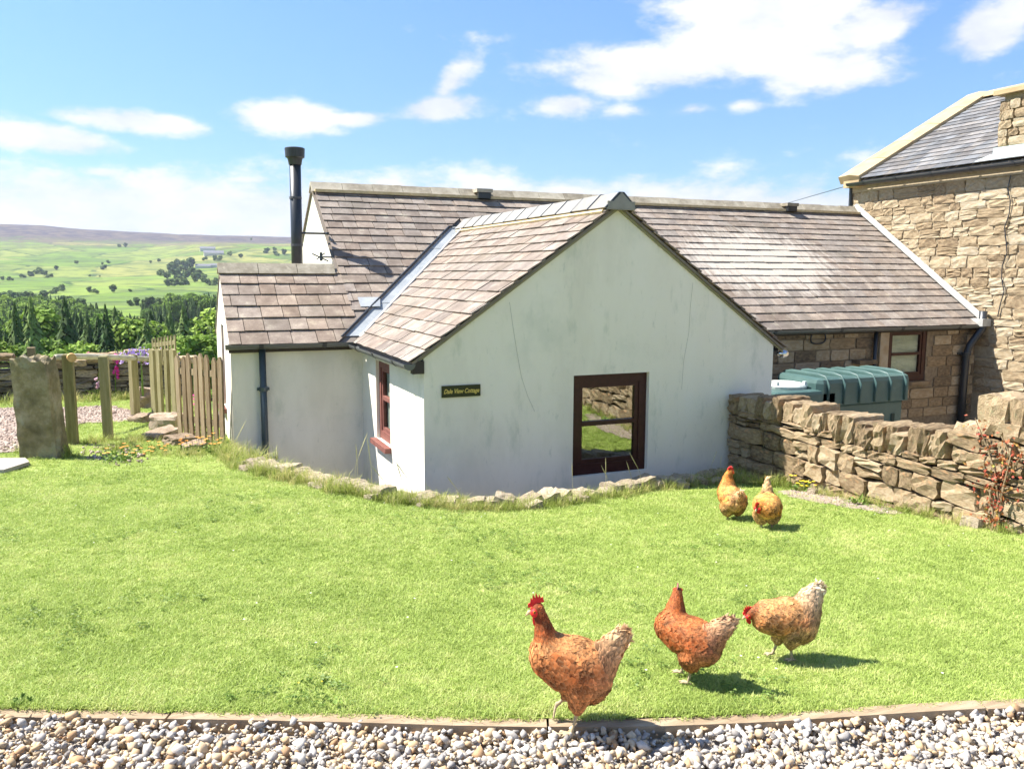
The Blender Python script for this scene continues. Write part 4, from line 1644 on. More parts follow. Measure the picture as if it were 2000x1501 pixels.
# ------------------------------------------------------------------ lawn grass: clumps instanced on points
def blade_clump(seed, nb, rad, h0, h1, w, lean, seg=2, heads=0.):
    r_ = random.Random(seed)
    vs, fs, cs = [], [], []
    for i in range(nb):
        a, q = r_.uniform(0, 2*PI), rad*math.sqrt(r_.random())
        bx_, by_ = math.cos(a)*q, math.sin(a)*q
        h = r_.uniform(h0, h1)
        d = r_.uniform(0, 2*PI)
        l = r_.gauss(0, lean)
        dx, dy = math.cos(d), math.sin(d)
        pa = d+PI/2+r_.uniform(-.5, .5)
        wx_, wy_ = math.cos(pa)*w/2, math.sin(pa)*w/2
        o = len(vs)
        ww = r_.uniform(.7, 1.2)
        tone = r_.random()
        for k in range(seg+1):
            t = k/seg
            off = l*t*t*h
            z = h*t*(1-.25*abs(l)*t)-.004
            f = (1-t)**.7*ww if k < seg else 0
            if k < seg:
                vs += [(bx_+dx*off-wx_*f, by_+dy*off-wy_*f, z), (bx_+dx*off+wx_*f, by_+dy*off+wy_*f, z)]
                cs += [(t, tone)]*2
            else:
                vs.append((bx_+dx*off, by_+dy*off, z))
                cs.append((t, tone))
        for k in range(seg-1):
            fs.append((o+2*k, o+2*k+1, o+2*k+3, o+2*k+2))
        fs.append((o+2*seg-2, o+2*seg-1, o+2*seg))
    me = bpy.data.meshes.new('grass_clump')
    me.from_pydata(vs, [], fs)
    at = me.color_attributes.new('bl', 'FLOAT_COLOR', 'POINT')
    at.data.foreach_set('color', np.array([(c[0], c[1], 0, 1) for c in cs], np.float32).ravel())
    return me


def grass_mat(name, base, tip, dry, dryamt, patch=True):
    m = bpy.data.materials.new(name)
    m.use_nodes = True
    nt = m.node_tree
    nt.nodes.clear()
    out = N(nt, 'ShaderNodeOutputMaterial')
    at = N(nt, 'ShaderNodeAttribute', attribute_name='bl')
    sc_ = N(nt, 'ShaderNodeSeparateColor')
    nt.links.new(at.outputs['Color'], sc_.inputs[0])
    inf = N(nt, 'ShaderNodeObjectInfo')
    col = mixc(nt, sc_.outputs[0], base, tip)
    geo = N(nt, 'ShaderNodeNewGeometry')
    n1 = N(nt, 'ShaderNodeTexNoise', i_Scale=1.6, i_Detail=5., i_Roughness=.6)
    nt.links.new(geo.outputs['Position'], n1.inputs['Vector'])
    n5 = N(nt, 'ShaderNodeTexNoise', i_Scale=9., i_Detail=3., i_Roughness=.6)
    nt.links.new(geo.outputs['Position'], n5.inputs['Vector'])
    sc_o = math_node(nt, 'ADD', sc_.outputs[1], math_node(nt, 'MULTIPLY', math_node(nt, 'SUBTRACT', n5.outputs[0], .5), 1.9))
    tone = math_node(nt, 'ADD', math_node(nt, 'ADD', sc_o, math_node(nt, 'MULTIPLY', inf.outputs['Random'], .7)), math_node(nt, 'MULTIPLY', math_node(nt, 'SUBTRACT', n1.outputs[0], .5), 2.4))
    col = mixc(nt, math_node(nt, 'MULTIPLY', smooth(nt, tone, .75, 1.6), dryamt), col, dry)
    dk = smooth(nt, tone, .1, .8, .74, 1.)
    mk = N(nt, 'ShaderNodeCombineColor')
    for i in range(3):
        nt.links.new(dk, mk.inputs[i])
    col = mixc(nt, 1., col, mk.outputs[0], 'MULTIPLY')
    b = N(nt, 'ShaderNodeBsdfPrincipled', i_Roughness=.5)
    b.inputs['Specular IOR Level'].default_value = .25
    nt.links.new(col, b.inputs['Base Color'])
    tr = N(nt, 'ShaderNodeBsdfTranslucent')
    nt.links.new(col, tr.inputs[0])
    mx = N(nt, 'ShaderNodeMixShader', i_Fac=.35)
    nt.links.new(b.outputs[0], mx.inputs[1])
    nt.links.new(tr.outputs[0], mx.inputs[2])
    nt.links.new(mx.outputs[0], out.inputs[0])
    return m


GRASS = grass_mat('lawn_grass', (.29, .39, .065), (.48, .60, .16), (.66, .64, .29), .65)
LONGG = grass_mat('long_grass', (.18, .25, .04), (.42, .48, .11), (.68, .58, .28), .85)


def instancer(name, P, rot, scl, protos, mat_, label, cat, parent=None):
    """one object of instanced clumps: points carry rotation, scale and which clump"""
    n = len(P)
    me = bpy.data.meshes.new(name)
    me.vertices.add(n)
    me.vertices.foreach_set('co', P.astype(np.float32).ravel())
    a = me.attributes.new('rot', 'FLOAT_VECTOR', 'POINT')
    a.data.foreach_set('vector', rot.astype(np.float32).ravel())
    a = me.attributes.new('scl', 'FLOAT', 'POINT')
    a.data.foreach_set('value', scl.astype(np.float32))
    a = me.attributes.new('pick', 'INT', 'POINT')
    a.data.foreach_set('value', np.random.default_rng(3).integers(0, len(protos), n).astype(np.int32))
    o = bpy.data.objects.new(name, me)
    link(o, parent)
    pc = bpy.data.collections.new(name+'_kinds')
    for i, pm in enumerate(protos):
        if not pm.materials:
            pm.materials.append(mat_)
        po = bpy.data.objects.new('%s_kind' % name, pm)
        pc.objects.link(po)
    ng = bpy.data.node_groups.new(name+'_spread', 'GeometryNodeTree')
    ng.interface.new_socket('Geometry', in_out='INPUT', socket_type='NodeSocketGeometry')
    ng.interface.new_socket('Geometry', in_out='OUTPUT', socket_type='NodeSocketGeometry')
    gi = ng.nodes.new('NodeGroupInput')
    go = ng.nodes.new('NodeGroupOutput')
    ip = ng.nodes.new('GeometryNodeInstanceOnPoints')
    ci = ng.nodes.new('GeometryNodeCollectionInfo')
    ci.inputs['Collection'].default_value = pc
    ci.inputs['Separate Children'].default_value = True
    ci.inputs['Reset Children'].default_value = True

    def named(nm, ty):
        x = ng.nodes.new('GeometryNodeInputNamedAttribute')
        x.data_type = ty
        x.inputs['Name'].default_value = nm
        return x.outputs['Attribute']
    ng.links.new(gi.outputs[0], ip.inputs['Points'])
    ng.links.new(ci.outputs[0], ip.inputs['Instance'])
    ip.inputs['Pick Instance'].default_value = True
    ng.links.new(named('pick', 'INT'), ip.inputs['Instance Index'])
    ng.links.new(named('rot', 'FLOAT_VECTOR'), ip.inputs['Rotation'])
    ng.links.new(named('scl', 'FLOAT'), ip.inputs['Scale'])
    ng.links.new(ip.outputs[0], go.inputs[0])
    md = o.modifiers.new('spread', 'NODES')
    md.node_group = ng
    o['kind'] = 'stuff'
    if label:
        o['label'] = label
        o['category'] = cat
    return o


def gz_np(X, Y):
    return np.array([gz(x, y) for x, y in zip(X, Y)])


def lawn_points(n, d0, d1, r_, spread=.66, cond=None):
    d = np.sqrt(r_.uniform(d0*d0, d1*d1, n))
    u = r_.uniform(-spread, spread, n)
    X = d*.3915+d*u*.9202
    Y = d*.9202-d*u*.3915
    ok = np.array([on_lawn(x, y) and y > board_y(x)+.012 and x < 5.5 for x, y in zip(X, Y)])
    return X[ok], Y[ok]


DIRT = []
PATHS = []


def in_poly(x, y, poly):
    c = False
    j = len(poly)-1
    for i in range(len(poly)):
        if (poly[i][1] > y) != (poly[j][1] > y) and x < (poly[j][0]-poly[i][0])*(y-poly[i][1])/(poly[j][1]-poly[i][1])+poly[i][0]:
            c = not c
        j = i
    return c


PATHPX = [(-160, 800), (-20, 800), (70, 793), (140, 797), (215, 793), (300, 812), (240, 824), (170, 826), (125, 838), (60, 870), (20, 884), (-160, 892)]
DIRTPX = [(1515, 962), (1560, 957), (1640, 968), (1700, 982), (1765, 1004), (1740, 1006), (1700, 1000), (1640, 990), (1560, 975)]
PATH = [(p.x, p.y) for p in (gp(*q) for q in PATHPX)]
DIRTP = [(p.x, p.y) for p in (gp(*q) for q in DIRTPX)]
SPARSE = [(p.x, p.y) for p in (gp(*q) for q in [(170, 866), (260, 872), (300, 900), (230, 912), (150, 890)])]


def sheet(name, poly, mat_, lift, cell=.18):
    xs = [p[0] for p in poly]
    ys = [p[1] for p in poly]
    m_ = MB()
    x = min(xs)
    ids = {}

    def vid(i, j):
        if (i, j) not in ids:
            X, Y = min(xs)+i*cell, min(ys)+j*cell
            ids[(i, j)] = len(m_.v)
            m_.v.append((X, Y, gz(X, Y)+lift))
        return ids[(i, j)]
    for i in range(int((max(xs)-min(xs))/cell)+1):
        for j in range(int((max(ys)-min(ys))/cell)+1):
            X, Y = min(xs)+(i+.5)*cell, min(ys)+(j+.5)*cell
            if in_poly(X, Y, poly):
                m_.f.append((vid(i, j), vid(i+1, j), vid(i+1, j+1), vid(i, j+1)))
                m_.c.append(None)
    return obj(name, m_, mat_, kind='structure')


PINKG = mat('pink_gravel', [(.25, (.20, .15, .12)), (.5, (.33, .26, .21)), (.75, (.46, .38, .32))], scale=34., rough=.95, bump=1., bscale=45, bdist=.02)
sheet('gravel_path', PATH, PINKG, .012)
sheet('bare_earth_strip', DIRTP, PINKG, .010, .07)


def chips_on(name, poly, n, size, lift, parent=None):
    r_ = np.random.default_rng(len(name))
    xs = [p[0] for p in poly]
    ys = [p[1] for p in poly]
    P = []
    while len(P) < n:
        x, y = r_.uniform(min(xs), max(xs)), r_.uniform(min(ys), max(ys))
        if in_poly(x, y, poly):
            P.append((x, y, gz(x, y)+lift))
    P = np.array(P)
    sz = r_.lognormal(math.log(size), .35, n)
    PL = np.array([(.42, .32, .26), (.34, .25, .20), (.48, .40, .34), (.28, .21, .17)])
    C = PL[r_.integers(0, 4, n)]*r_.uniform(.8, 1.15, (n, 1))
    me = scatter_mesh(name, CHIPS, P, sz[:, None]*r_.uniform(.7, 1.3, (n, 3)), rots(n, r_, .5), C, r_.integers(0, 12, n))
    return obj(name, me, GRAV, kind='stuff')


tag(chips_on('path_gravel', PATH, 6000, .013, .010), 'pinkish gravel of the path by the far left wall', 'gravel')
tag(chips_on('loose_pebbles', DIRTP, 700, .0065, .008), 'pinkish pebbles along the foot of the garden wall', 'gravel')
tag(chips_on('scattered_pebbles', SPARSE, 170, .012, .008), 'pale pebbles scattered in the grass by the gate posts', 'gravel')

g_r = np.random.default_rng(11)
PX, PY = [], []
for (n, d0, d1, sp_) in ((62000, 2.5, 4.5, 1.1), (52000, 4.5, 7.5, 1.05), (46000, 7.5, 16.5, .75)):
    X_, Y_ = lawn_points(int(n*sp_/.66), d0, d1, g_r, sp_)
    dq = X_*.3915+Y_*.9202
    want = np.interp(dq, [2.5, 3.5, 4.5, 6, 7.5, 10, 16.5], [4100, 2900, 1900, 1150, 760, 400, 150])
    have = n/(d1*d1-d0*d0)
    kp = g_r.random(len(X_)) < want/have
    X_, Y_ = X_[kp], Y_[kp]
    PX.append(X_)
    PY.append(Y_)
PX, PY = np.concatenate(PX), np.concatenate(PY)
keep = np.array([not (in_poly(x, y, PATH) or (in_poly(x, y, DIRTP) and i % 3) or (in_poly(x, y, SPARSE) and i % 3)) for i, (x, y) in enumerate(zip(PX, PY))])
PX, PY = PX[keep], PY[keep]
PZ = gz_np(PX, PY)
dd = PX*.3915+PY*.9202
scl = g_r.uniform(.75, 1.25, len(PX))*np.interp(dd, [2.5, 5, 10, 16], [1., 1.25, 1.8, 2.6])
rot_ = np.stack([g_r.normal(0, .1, len(PX)), g_r.normal(0, .1, len(PX)), g_r.uniform(0, 6.28, len(PX))], 1)
protos = [blade_clump(50+i, 20, .026, .010, .022, .0036, .9) for i in range(8)]
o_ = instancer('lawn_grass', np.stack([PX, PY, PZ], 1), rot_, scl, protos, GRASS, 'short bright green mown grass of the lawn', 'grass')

# clover and plantain rosettes that break up the lawn


def rosette(seed):
    r_ = random.Random(seed)
    vs, fs, cs = [], [], []
    for i in range(r_.randint(7, 12)):
        a = r_.uniform(0, 2*PI)
        q = r_.uniform(0, .03)
        L, W = r_.uniform(.010, .022), r_.uniform(.007, .013)
        d = r_.uniform(0, 2*PI)
        x, y, z = math.cos(a)*q, math.sin(a)*q, r_.uniform(.016, .026)
        o = len(vs)
        cd, sd = math.cos(d), math.sin(d)
        vs += [(x, y, z), (x+cd*L*.5-sd*W/2, y+sd*L*.5+cd*W/2, z+.003), (x+cd*L, y+sd*L, z-.001), (x+cd*L*.5+sd*W/2, y+sd*L*.5-cd*W/2, z+.003)]
        cs += [(.3, 0)]*4
        fs.append((o, o+1, o+2, o+3))
    me = bpy.data.meshes.new('clover')
    me.from_pydata(vs, [], fs)
    at = me.color_attributes.new('bl', 'FLOAT_COLOR', 'POINT')
    at.data.foreach_set('color', np.array([(c[0], c[1], 0, 1) for c in cs], np.float32).ravel())
    return me


CLOV = grass_mat('clover_green', (.19, .29, .055), (.29, .41, .09), (.40, .46, .15), .4)
X_, Y_ = lawn_points(9000, 2.5, 8.5, g_r, .67)
cl_ = np.array([mnoise.noise(Vector((x*1.3, y*1.3, 5)))+.35*mnoise.noise(Vector((x*5, y*5, 9))) for x, y in zip(X_, Y_)])
kp = (cl_ > .30) & (g_r.random(len(X_)) < .6)
X_, Y_ = X_[kp], Y_[kp]
instancer('lawn_clover', np.stack([X_, Y_, gz_np(X_, Y_)], 1), np.stack([g_r.normal(0, .1, len(X_)), g_r.normal(0, .1, len(X_)), g_r.uniform(0, 6.28, len(X_))], 1),
          g_r.uniform(.7, 1.2, len(X_)), [rosette(i) for i in range(6)], CLOV, 'darker clover and small weeds growing through the lawn', 'clover')

# rough grass along the edging, wall foot, posts and the house corner
TX, TY, TS = [], [], []


def tuft_line(p, q, n, spread, s0, s1):
    for k in range(n):
        t = R_.random()
        c = Vector(p).lerp(Vector(q), t)
        TX.append(c.x+R_.gauss(0, spread))
        TY.append(c.y+R_.gauss(0, spread))
        TS.append(R_.uniform(s0, s1))


for a, c in zip(EC[:-1], EC[1:]):
    tuft_line(a-Vector((0, .13, 0)), c-Vector((0, .11, 0)), 15, .06, .4, 1.15)
for (a, c, n_, sp_, s0, s1) in (((430, 878), (520, 925), 90, .10, .6, 1.5), ((455, 905), (440, 875), 50, .06, .7, 1.5), ((300, 880), (430, 890), 110, .16, .4, .9), ((520, 925), (700, 968), 90, .08, .7, 1.5),
                                ((50, 885), (130, 892), 60, .08, .6, 1.4), ((130, 868), (220, 862), 40, .08, .5, 1.1), ((0, 788), (300, 778), 160, .25, .8, 2.0), ((130, 770), (260, 775), 90, .22, 1.2, 2.6),
                                ((1380, 938), (1545, 952), 70, .07, .5, 1.4), ((1545, 955), (1700, 985), 40, .05, .4, 1.0), ((1700, 985), (1980, 1045), 60, .05, .4, 1.1),
                                ((700, 972), (1000, 990), 80, .05, .5, 1.0), ((230, 880), (300, 850), 60, .12, .5, 1.1), ((760, 978), (900, 990), 50, .05, .6, 1.2)):
    tuft_line(gp(*a), gp(*c), n_, sp_, s0, s1)
TX, TY, TS = np.array(TX), np.array(TY), np.array(TS)
ok = np.array([on_lawn(x, y-.0) or True for x, y in zip(TX, TY)])
tr_ = np.stack([g_r.normal(0, .15, len(TX)), g_r.normal(0, .15, len(TX)), g_r.uniform(0, 6.28, len(TX))], 1)
protos = [blade_clump(80+i, 26, .035, .06, .15, .0045, .7, seg=3) for i in range(6)]
instancer('rough_grass', np.stack([TX, TY, gz_np(TX, TY)-.005], 1), tr_, TS, protos, LONGG, 'longer rough grass along the edging stones, posts and wall foot', 'grass')

# ------------------------------------------------------------------ left side: gatepost stone, posts, pickets, far wall


def ztop(B, py):
    lo, hi = B[2]-1, B[2]+6
    for _ in range(40):
        m = (lo+hi)/2
        if project((B[0], B[1], m))[1] > py:
            lo = m
        else:
            hi = m
    return lo


def lump(n, seed, rnd_, amp, fr):
    me = block(n, seed, .01, rnd_).copy()
    for v in me.vertices:
        d = mnoise.fractal(Vector(v.co)*fr+Vector((seed, 0, 0)), .8, 2., 4)
        v.co += Vector(v.co).normalized()*d*amp
    me.materials.clear()
    return me


B = gp(88, 892)
gs = lump(10, 3, .12, .09, 3.)
LICH = mat('gatepost_stone', [(.3, (.10, .085, .04)), (.5, (.24, .195, .11)), (.68, (.42, .35, .24))], scale=4.5, rough=.9, bump=1., bscale=22, bdist=.02,
           over=[(5., .55, .68, (.34, .33, .24), .6), (2.2, .56, .7, (.10, .09, .03), .6)])
gs.materials.append(LICH)
zt_ = ztop(B, 702)
h_ = zt_-B.z
for v in gs.vertices:
    t = v.co.z+.5
    v.co.x = v.co.x*(.40-.06*t)+(-.05)*t
    v.co.y = v.co.y*.24
    v.co.z = t*(h_+.1)-.1+v.co.x*-.1*(t > .9)
o_ = bpy.data.objects.new('standing_stone', gs)
o_.location = B
o_.rotation_euler = (0, .0, -.38)
link(o_)
tag(o_, 'old upright stone gatepost with lichen standing at the left edge of the lawn', 'stone post')

POSTS = [((143, 868), 691, .105, 'square green-brown wooden post just right of the standing stone'), ((212, 858), 694, .10, 'square wooden post, the middle one of the three under the rail'),
         ((265, 812), 692, .10, 'shorter wooden post next to the picket gate')]
for k, (b_, ty, w, lab) in enumerate(POSTS):
    B = gp(*b_)
    zt_ = ztop(B, ty)
    m_ = MB()
    m_.box((-w/2, -w/2, -.15), (w/2, w/2, zt_-B.z-.012))
    m_.prism([(-w/2, -w/2, zt_-B.z-.012), (w/2, -w/2, zt_-B.z-.012), (w/2*.8, -w/2*.8, zt_-B.z), (-w/2*.8, -w/2*.8, zt_-B.z)], (0, w*.8, 0))
    o_ = obj('wooden_post', m_, WOOD)
    o_.location = B
    o_.rotation_euler = (0, R_.uniform(-.012, .012), -.12 if k < 2 else .5)
    tag(o_, lab, 'post', 'wooden posts by the standing stone')
A_ = gp(143, 868)
t = thing('wooden_rail', 'round horizontal rail running behind the three wooden posts', 'rail', tuple(A_))


def at_depth(px, py, d):
    r = ray(px, py)
    return Vector(r*d/(r[0]*.3915+r[1]*.9202))


m_ = MB()
P_ = [at_depth(109, 697, 10.2), at_depth(150, 696, 10.6), at_depth(215, 697, 11.6), at_depth(292, 701, 13.0)]
m_.tube(P_, [.034, .038, .038, .038], 12)
obj('pole', m_, mat('grey_pole', [(.3, (.30, .28, .20)), (.7, (.48, .45, .36))], scale=6., rough=.8, bump=.3), t, smooth_=True)
m_ = MB()
q0 = at_depth(139, 697, 9.27)
dv = Vector((.15, -1, 0)).normalized()
m_.tube([q0+dv*.02, q0-dv*-.11], .048, 14)
obj('sawn_end', m_, WOODP, t)

# wall at the end of the garden
bw = thing('field_wall', 'dark dry stone field wall at the end of the garden on the far left', 'wall', (-2, 17.2, -2.3))
m_ = MB()
m_.box((-6.9, 17.12, -3.2), (.6, 17.4, -1.72))
obj('core', m_, CORE, bw)


def bt(s):
    return -1.66+.05*math.sin(s*2.3)+.03*math.sin(s*7)+(.12 if s < 4.2 else 0)


masonry(bw, (-6.8, 17.05, 0), (1, 0, 0), (0, -1, 0), 7.3, lambda s: -2.5, bt, .13, .32, ROUGH, DARKSTONE, .24, .03, maxn=240, seed=61, jrot=.08, gap=.01, rh=.35)
s = 0
while s < 7.3:
    w = R_.uniform(.2, .5)
    hh = R_.uniform(.12, .24)
    stone(bw, R_.choice(BIG), FIELD, Vector((-6.8+s+w/2, 17.2, bt(s)+hh*.35)), Vector((1, 0, R_.uniform(-.1, .1)))*w, Vector((0, 1, 0))*.36, Vector((0, 0, 1))*hh)
    s += w*.95
B = at_depth(58, 700, 16.8)
m_ = MB()
m_.box((-.07, -.07, -.9), (.07, .07, .2))
o_ = obj('wooden_post', m_, WOODB)
o_.location = B+Vector((0, .3, 0))
tag(o_, 'stubby brown post top showing above the far dry stone wall', 'post')

# picket fence and gate


def picket(w, h, t=.02, point=.06):
    m_ = MB()
    m_.prism([(-w/2, 0, 0), (w/2, 0, 0), (w/2, 0, h-point), (w*.12, 0, h), (-w*.12, 0, h), (-w/2, 0, h-point)], (0, t, 0))
    return m_


fa, fb = gp(352, 858), gp(434, 874)
pf = thing('picket_fence', 'short brown picket fence between the gate and the white cottage corner', 'fence', tuple(fa))
n = 8
for k in range(n):
    c = fa.lerp(fb, k/(n-1))
    h_ = ztop(c, 694+R_.uniform(-4, 6))-c.z
    o_ = obj('picket', picket(.085, h_, .022, .05), WOODB, pf, local=True)
    dirv = (fb-fa)
    o_.location = c-fa
    o_.rotation_euler = (0, R_.uniform(-.02, .02), math.atan2(dirv.y, dirv.x))
for zz in (.22, .78):
    m_ = MB()
    a, c = fa+Vector((0, .03, zz)), fb+Vector((0, .03, zz))
    s_ = (c-a).normalized()
    nv = Vector((-s_.y, s_.x, 0)).normalized()*.035
    m_.prism([a, c, c+Vector((0, 0, .07)), a+Vector((0, 0, .07))], nv)
    obj('rail', m_, WOODB, pf)
ga, gb_ = gp(300, 824), gp(342, 832)
pg = thing('picket_gate', 'pale wooden picket gate standing open behind the brown fence', 'gate', tuple(ga))
for k, (px, w) in enumerate(((301, .13), (314, .10), (328, .085), (341, .12))):
    c = ga.lerp(gb_, (px-300)/42)
    h_ = ztop(c, 688)-c.z
    o_ = obj('gate_board', picket(w, h_+.05, .04, .02), WOOD, pg, local=True)
    o_.location = c-ga
    o_.rotation_euler = (0, R_.uniform(-.015, .015), math.atan2((gb_-ga).y, (gb_-ga).x))
u0, u1 = at_depth(297, 668, 12.9), at_depth(340, 662, 11.9)
for k in range(8):
    c = u0.lerp(u1, k/7)
    o_ = obj('picket', picket(.045, .42, .02, .04), WOOD, pg, local=True)
    o_.location = c-ga+Vector((0, 0, -.36))
    o_.rotation_euler = (0, 0, math.atan2((u1-u0).y, (u1-u0).x))
for zz in (-.08, -.3):
    m_ = MB()
    m_.prism([u0+Vector((0, .025, zz)), u1+Vector((0, .025, zz)), u1+Vector((0, .025, zz+.06)), u0+Vector((0, .025, zz+.06))], (0, .03, 0))
    obj('rail', m_, WOOD, pg)

# loose rocks and the flagstone
ROCKT = mat('tan_rock', [(.25, (.16, .115, .07)), (.5, (.28, .21, .145)), (.75, (.40, .32, .24))], scale=5., rough=.9, bump=.9, bscale=20, rand=.3, bdist=.015)
for k, (px, py, w, d_, h_, lab) in enumerate(((278, 824, .34, .25, .14, 'flat tan rock below the shorter post'), (330, 838, .42, .35, .26, 'largest tan rock leaning at the foot of the picket gate'),
                                              (318, 856, .38, .28, .14, 'low layered rock in front of the picket gate'), (352, 866, .34, .24, .12, 'low rock touching the first brown picket'),
                                              (378, 876, .26, .2, .09, 'small pale rock in front of the brown pickets'), (288, 795, .55, .4, .42, 'smooth pinkish boulder behind the shorter post'))):
    B = gp(px, py)
    me_ = lump(5, 40+k, .7, .14, 2.6)
    me_.materials.append(ROCKT)
    o_ = bpy.data.objects.new('rock', me_)
    o_.location = B+Vector((0, 0, h_*.3))
    o_.scale = (w, d_, h_)
    o_.rotation_euler = (R_.uniform(-.15, .15), R_.uniform(-.15, .15), R_.uniform(0, 3))
    link(o_)
    tag(o_, lab, 'rock', 'rocks around the picket gate')
fl = [gp(-60, 903), gp(50, 902), gp(58, 910), gp(8, 926), gp(-60, 930)]
m_ = MB()
m_.prism([p+Vector((0, 0, .01)) for p in fl], (0, 0, .035))
tag(obj('flagstone', m_, mat('grey_flag', [(.3, (.26, .22, .2)), (.7, (.42, .37, .34))], scale=5., rough=.9, bump=.5)), 'flat grey flagstone set in the lawn at the left edge', 'flagstone')


# ------------------------------------------------------------------ plants
def leaf(m_, p, d, up, L, W, col=None):
    p, d, up = Vector(p), Vector(d).normalized(), Vector(up)
    s = d.cross(up)
    s = s.normalized() if s.length > 1e-4 else Vector((1, 0, 0))
    n = s.cross(d)
    m_.add([p, p+d*L*.45+s*W/2+n*L*.05, p+d*L-n*L*.12, p+d*L*.45-s*W/2+n*L*.05], [(0, 1, 2, 3)], col)


def rv(z=0.):
    v = Vector((R_.gauss(0, 1), R_.gauss(0, 1), R_.gauss(0, 1)+z))
    return v.normalized()


for k, (px, py, h_, lab) in enumerate(((176, 776, .95, 'pink foxglove between the first two wooden posts'), (190, 781, .5, 'small pale foxglove in the grass between the posts'),
                                       (226, 779, .95, 'pink foxglove right of the middle wooden post'), (386, 850, .6, 'single pink foxglove showing through the brown pickets'))):
    B = gp(px, py)
    t = thing('foxglove', lab, 'plant', tuple(B), group='foxgloves by the far wall')
    m_ = MB()
    m_.tube([B, B+Vector((.02, 0, h_*.6)), B+Vector((.05, .0, h_))], [.012, .009, .004], 5)
    for q in range(14):
        leaf(m_, B+Vector((0, 0, R_.uniform(0, .12))), Vector((R_.gauss(0, 1), R_.gauss(0, 1), .5)), (0, 0, 1), .24, .09)
    obj('stem', m_, STEM, t)
    m_ = MB()
    for q in range(26 if k != 1 else 10):
        zz = h_*R_.uniform(.45, .92)
        a = R_.uniform(0, 2*PI)
        p0 = B+Vector((.03, 0, zz))
        dd_ = Vector((math.cos(a), math.sin(a), -.7)).normalized()
        m_.tube([p0, p0+dd_*.03, p0+dd_*.065], [.008, .017, .026], 6, caps=False)
    obj('bells', m_, PINK if k != 1 else flat('pale_pink', (.8, .5, .6)), t)

t = thing('lilac_plant', 'lilac flower heads above the far wall beside the picket gate', 'plant', tuple(at_depth(275, 693, 13.5)))
m_ = MB()
m2 = MB()
c0 = at_depth(275, 694, 13.5)
for q in range(420):
    p = c0+Vector((R_.gauss(0, .16), R_.gauss(0, .1), R_.gauss(0, .055)))
    leaf(m_ if q % 4 else m2, p, rv(.3), rv(), .05, .04)
obj('flowers', m_, PURPLE, t)
m2.tube([c0+Vector((0, 0, -.75)), c0], [.02, .01], 5)
obj('stem', m2, STEM, t)

# climber on the garden wall, right edge
cb = thing('climbing_rose', 'straggly climbing rose with red and yellow-green leaves on the garden wall', 'plant', tuple(gp(1945, 1040)))
m_ = MB()
m2 = MB()
stems = [[(1940, 1042), (1950, 980), (1945, 920), (1930, 870), (1912, 815)], [(1945, 1042), (1965, 960), (1975, 890), (1960, 850)], [(1942, 1040), (1952, 960), (1990, 900), (2010, 880)], [(1940, 1030), (1935, 960), (1965, 910)]]
for st_ in stems:
    P_ = []
    for (px, py) in st_:
        r = ray(px, py)
        p = r*(GX-.10)/r[0]
        P_.append(Vector(p)+Vector((R_.uniform(-.05, .02), 0, 0)))
    ms_ = MB()
    ms_.tube(P_, [.009, .008, .006, .005, .003][:len(P_)], 5)
    obj('stem', ms_, WOODB, cb)
    for a, c in zip(P_[:-1], P_[1:]):
        for q in range(26):
            t_ = R_.random()
            p = a.lerp(c, t_)+Vector((R_.uniform(-.07, .03), R_.gauss(0, .06), R_.gauss(0, .035)))
            if p.z > gz(p.x, p.y)+.05:
                leaf(m2, p, rv(), rv(.5), R_.uniform(.02, .042), .02)
obj('leaves', m2, LEAFR, cb, kind='stuff')


def flower_clump(name, label, cat, B, rad, n, h_, pet, leafm=STEM, fsz=.02, nl=60, group=None, ls=1.):
    t = thing(name, label, cat, tuple(B), group=group)
    m_ = MB()
    m2 = MB()
    for q in range(nl):
        a, r_ = R_.uniform(0, 2*PI), rad*math.sqrt(R_.random())
        p = B+Vector((math.cos(a)*r_, math.sin(a)*r_, R_.uniform(0, h_*.6)))
        leaf(m_, p, rv(.6), rv(.5), R_.uniform(.03, .06)*ls, .03*ls)
    for q in range(n):
        a, r_ = R_.uniform(0, 2*PI), rad*math.sqrt(R_.random())
        p = B+Vector((math.cos(a)*r_, math.sin(a)*r_, 0))
        hh = h_*R_.uniform(.6, 1.1)
        m_.tube([p, p+Vector((R_.gauss(0, .01), R_.gauss(0, .01), hh))], .0025, 3)
        for w in range(5):
            an = 2*PI*w/5
            leaf(m2, p+Vector((0, 0, hh)), Vector((math.cos(an), math.sin(an), .25)), (0, 0, 1), fsz, fsz*.8)
    obj('foliage', m_, leafm, t)
    if n:
        obj('flowers', m2, pet, t)
    return t


flower_clump('yellow_flowers', 'clump of small yellow flowers at the shaded foot of the garden wall', 'plant', gp(1575, 958), .16, 26, .12, YELLOW)
flower_clump('weed', 'leafy green weed growing under the garden wall', 'plant', gp(1680, 985), .08, 0, .08, YELLOW, nl=40)
flower_clump('orange_flowers', 'sparse orange flowers in rough grass below the brown pickets', 'plant', gp(405, 885), .28, 26, .16, ORANGE, nl=30, fsz=.024)
flower_clump('orange_flowers', 'low orange and yellow flowers in the grass beside the rocks', 'plant', gp(270, 885), .35, 30, .07, ORANGE, nl=40, fsz=.024)
flower_clump('weed', 'dark leafy weed between the gate posts and the lawn', 'plant', gp(232, 900), .16, 0, .10, YELLOW, nl=90)
flower_clump('weed', 'clover patch in the lawn near the edging board', 'plant', gp(600, 1345), .06, 2, .015, YELLOW, nl=60, fsz=.005, ls=.38)
flower_clump('weed', 'small broad-leaved weed against the edging board at the left', 'plant', gp(42, 1372), .03, 0, .015, YELLOW, nl=22, ls=.45)

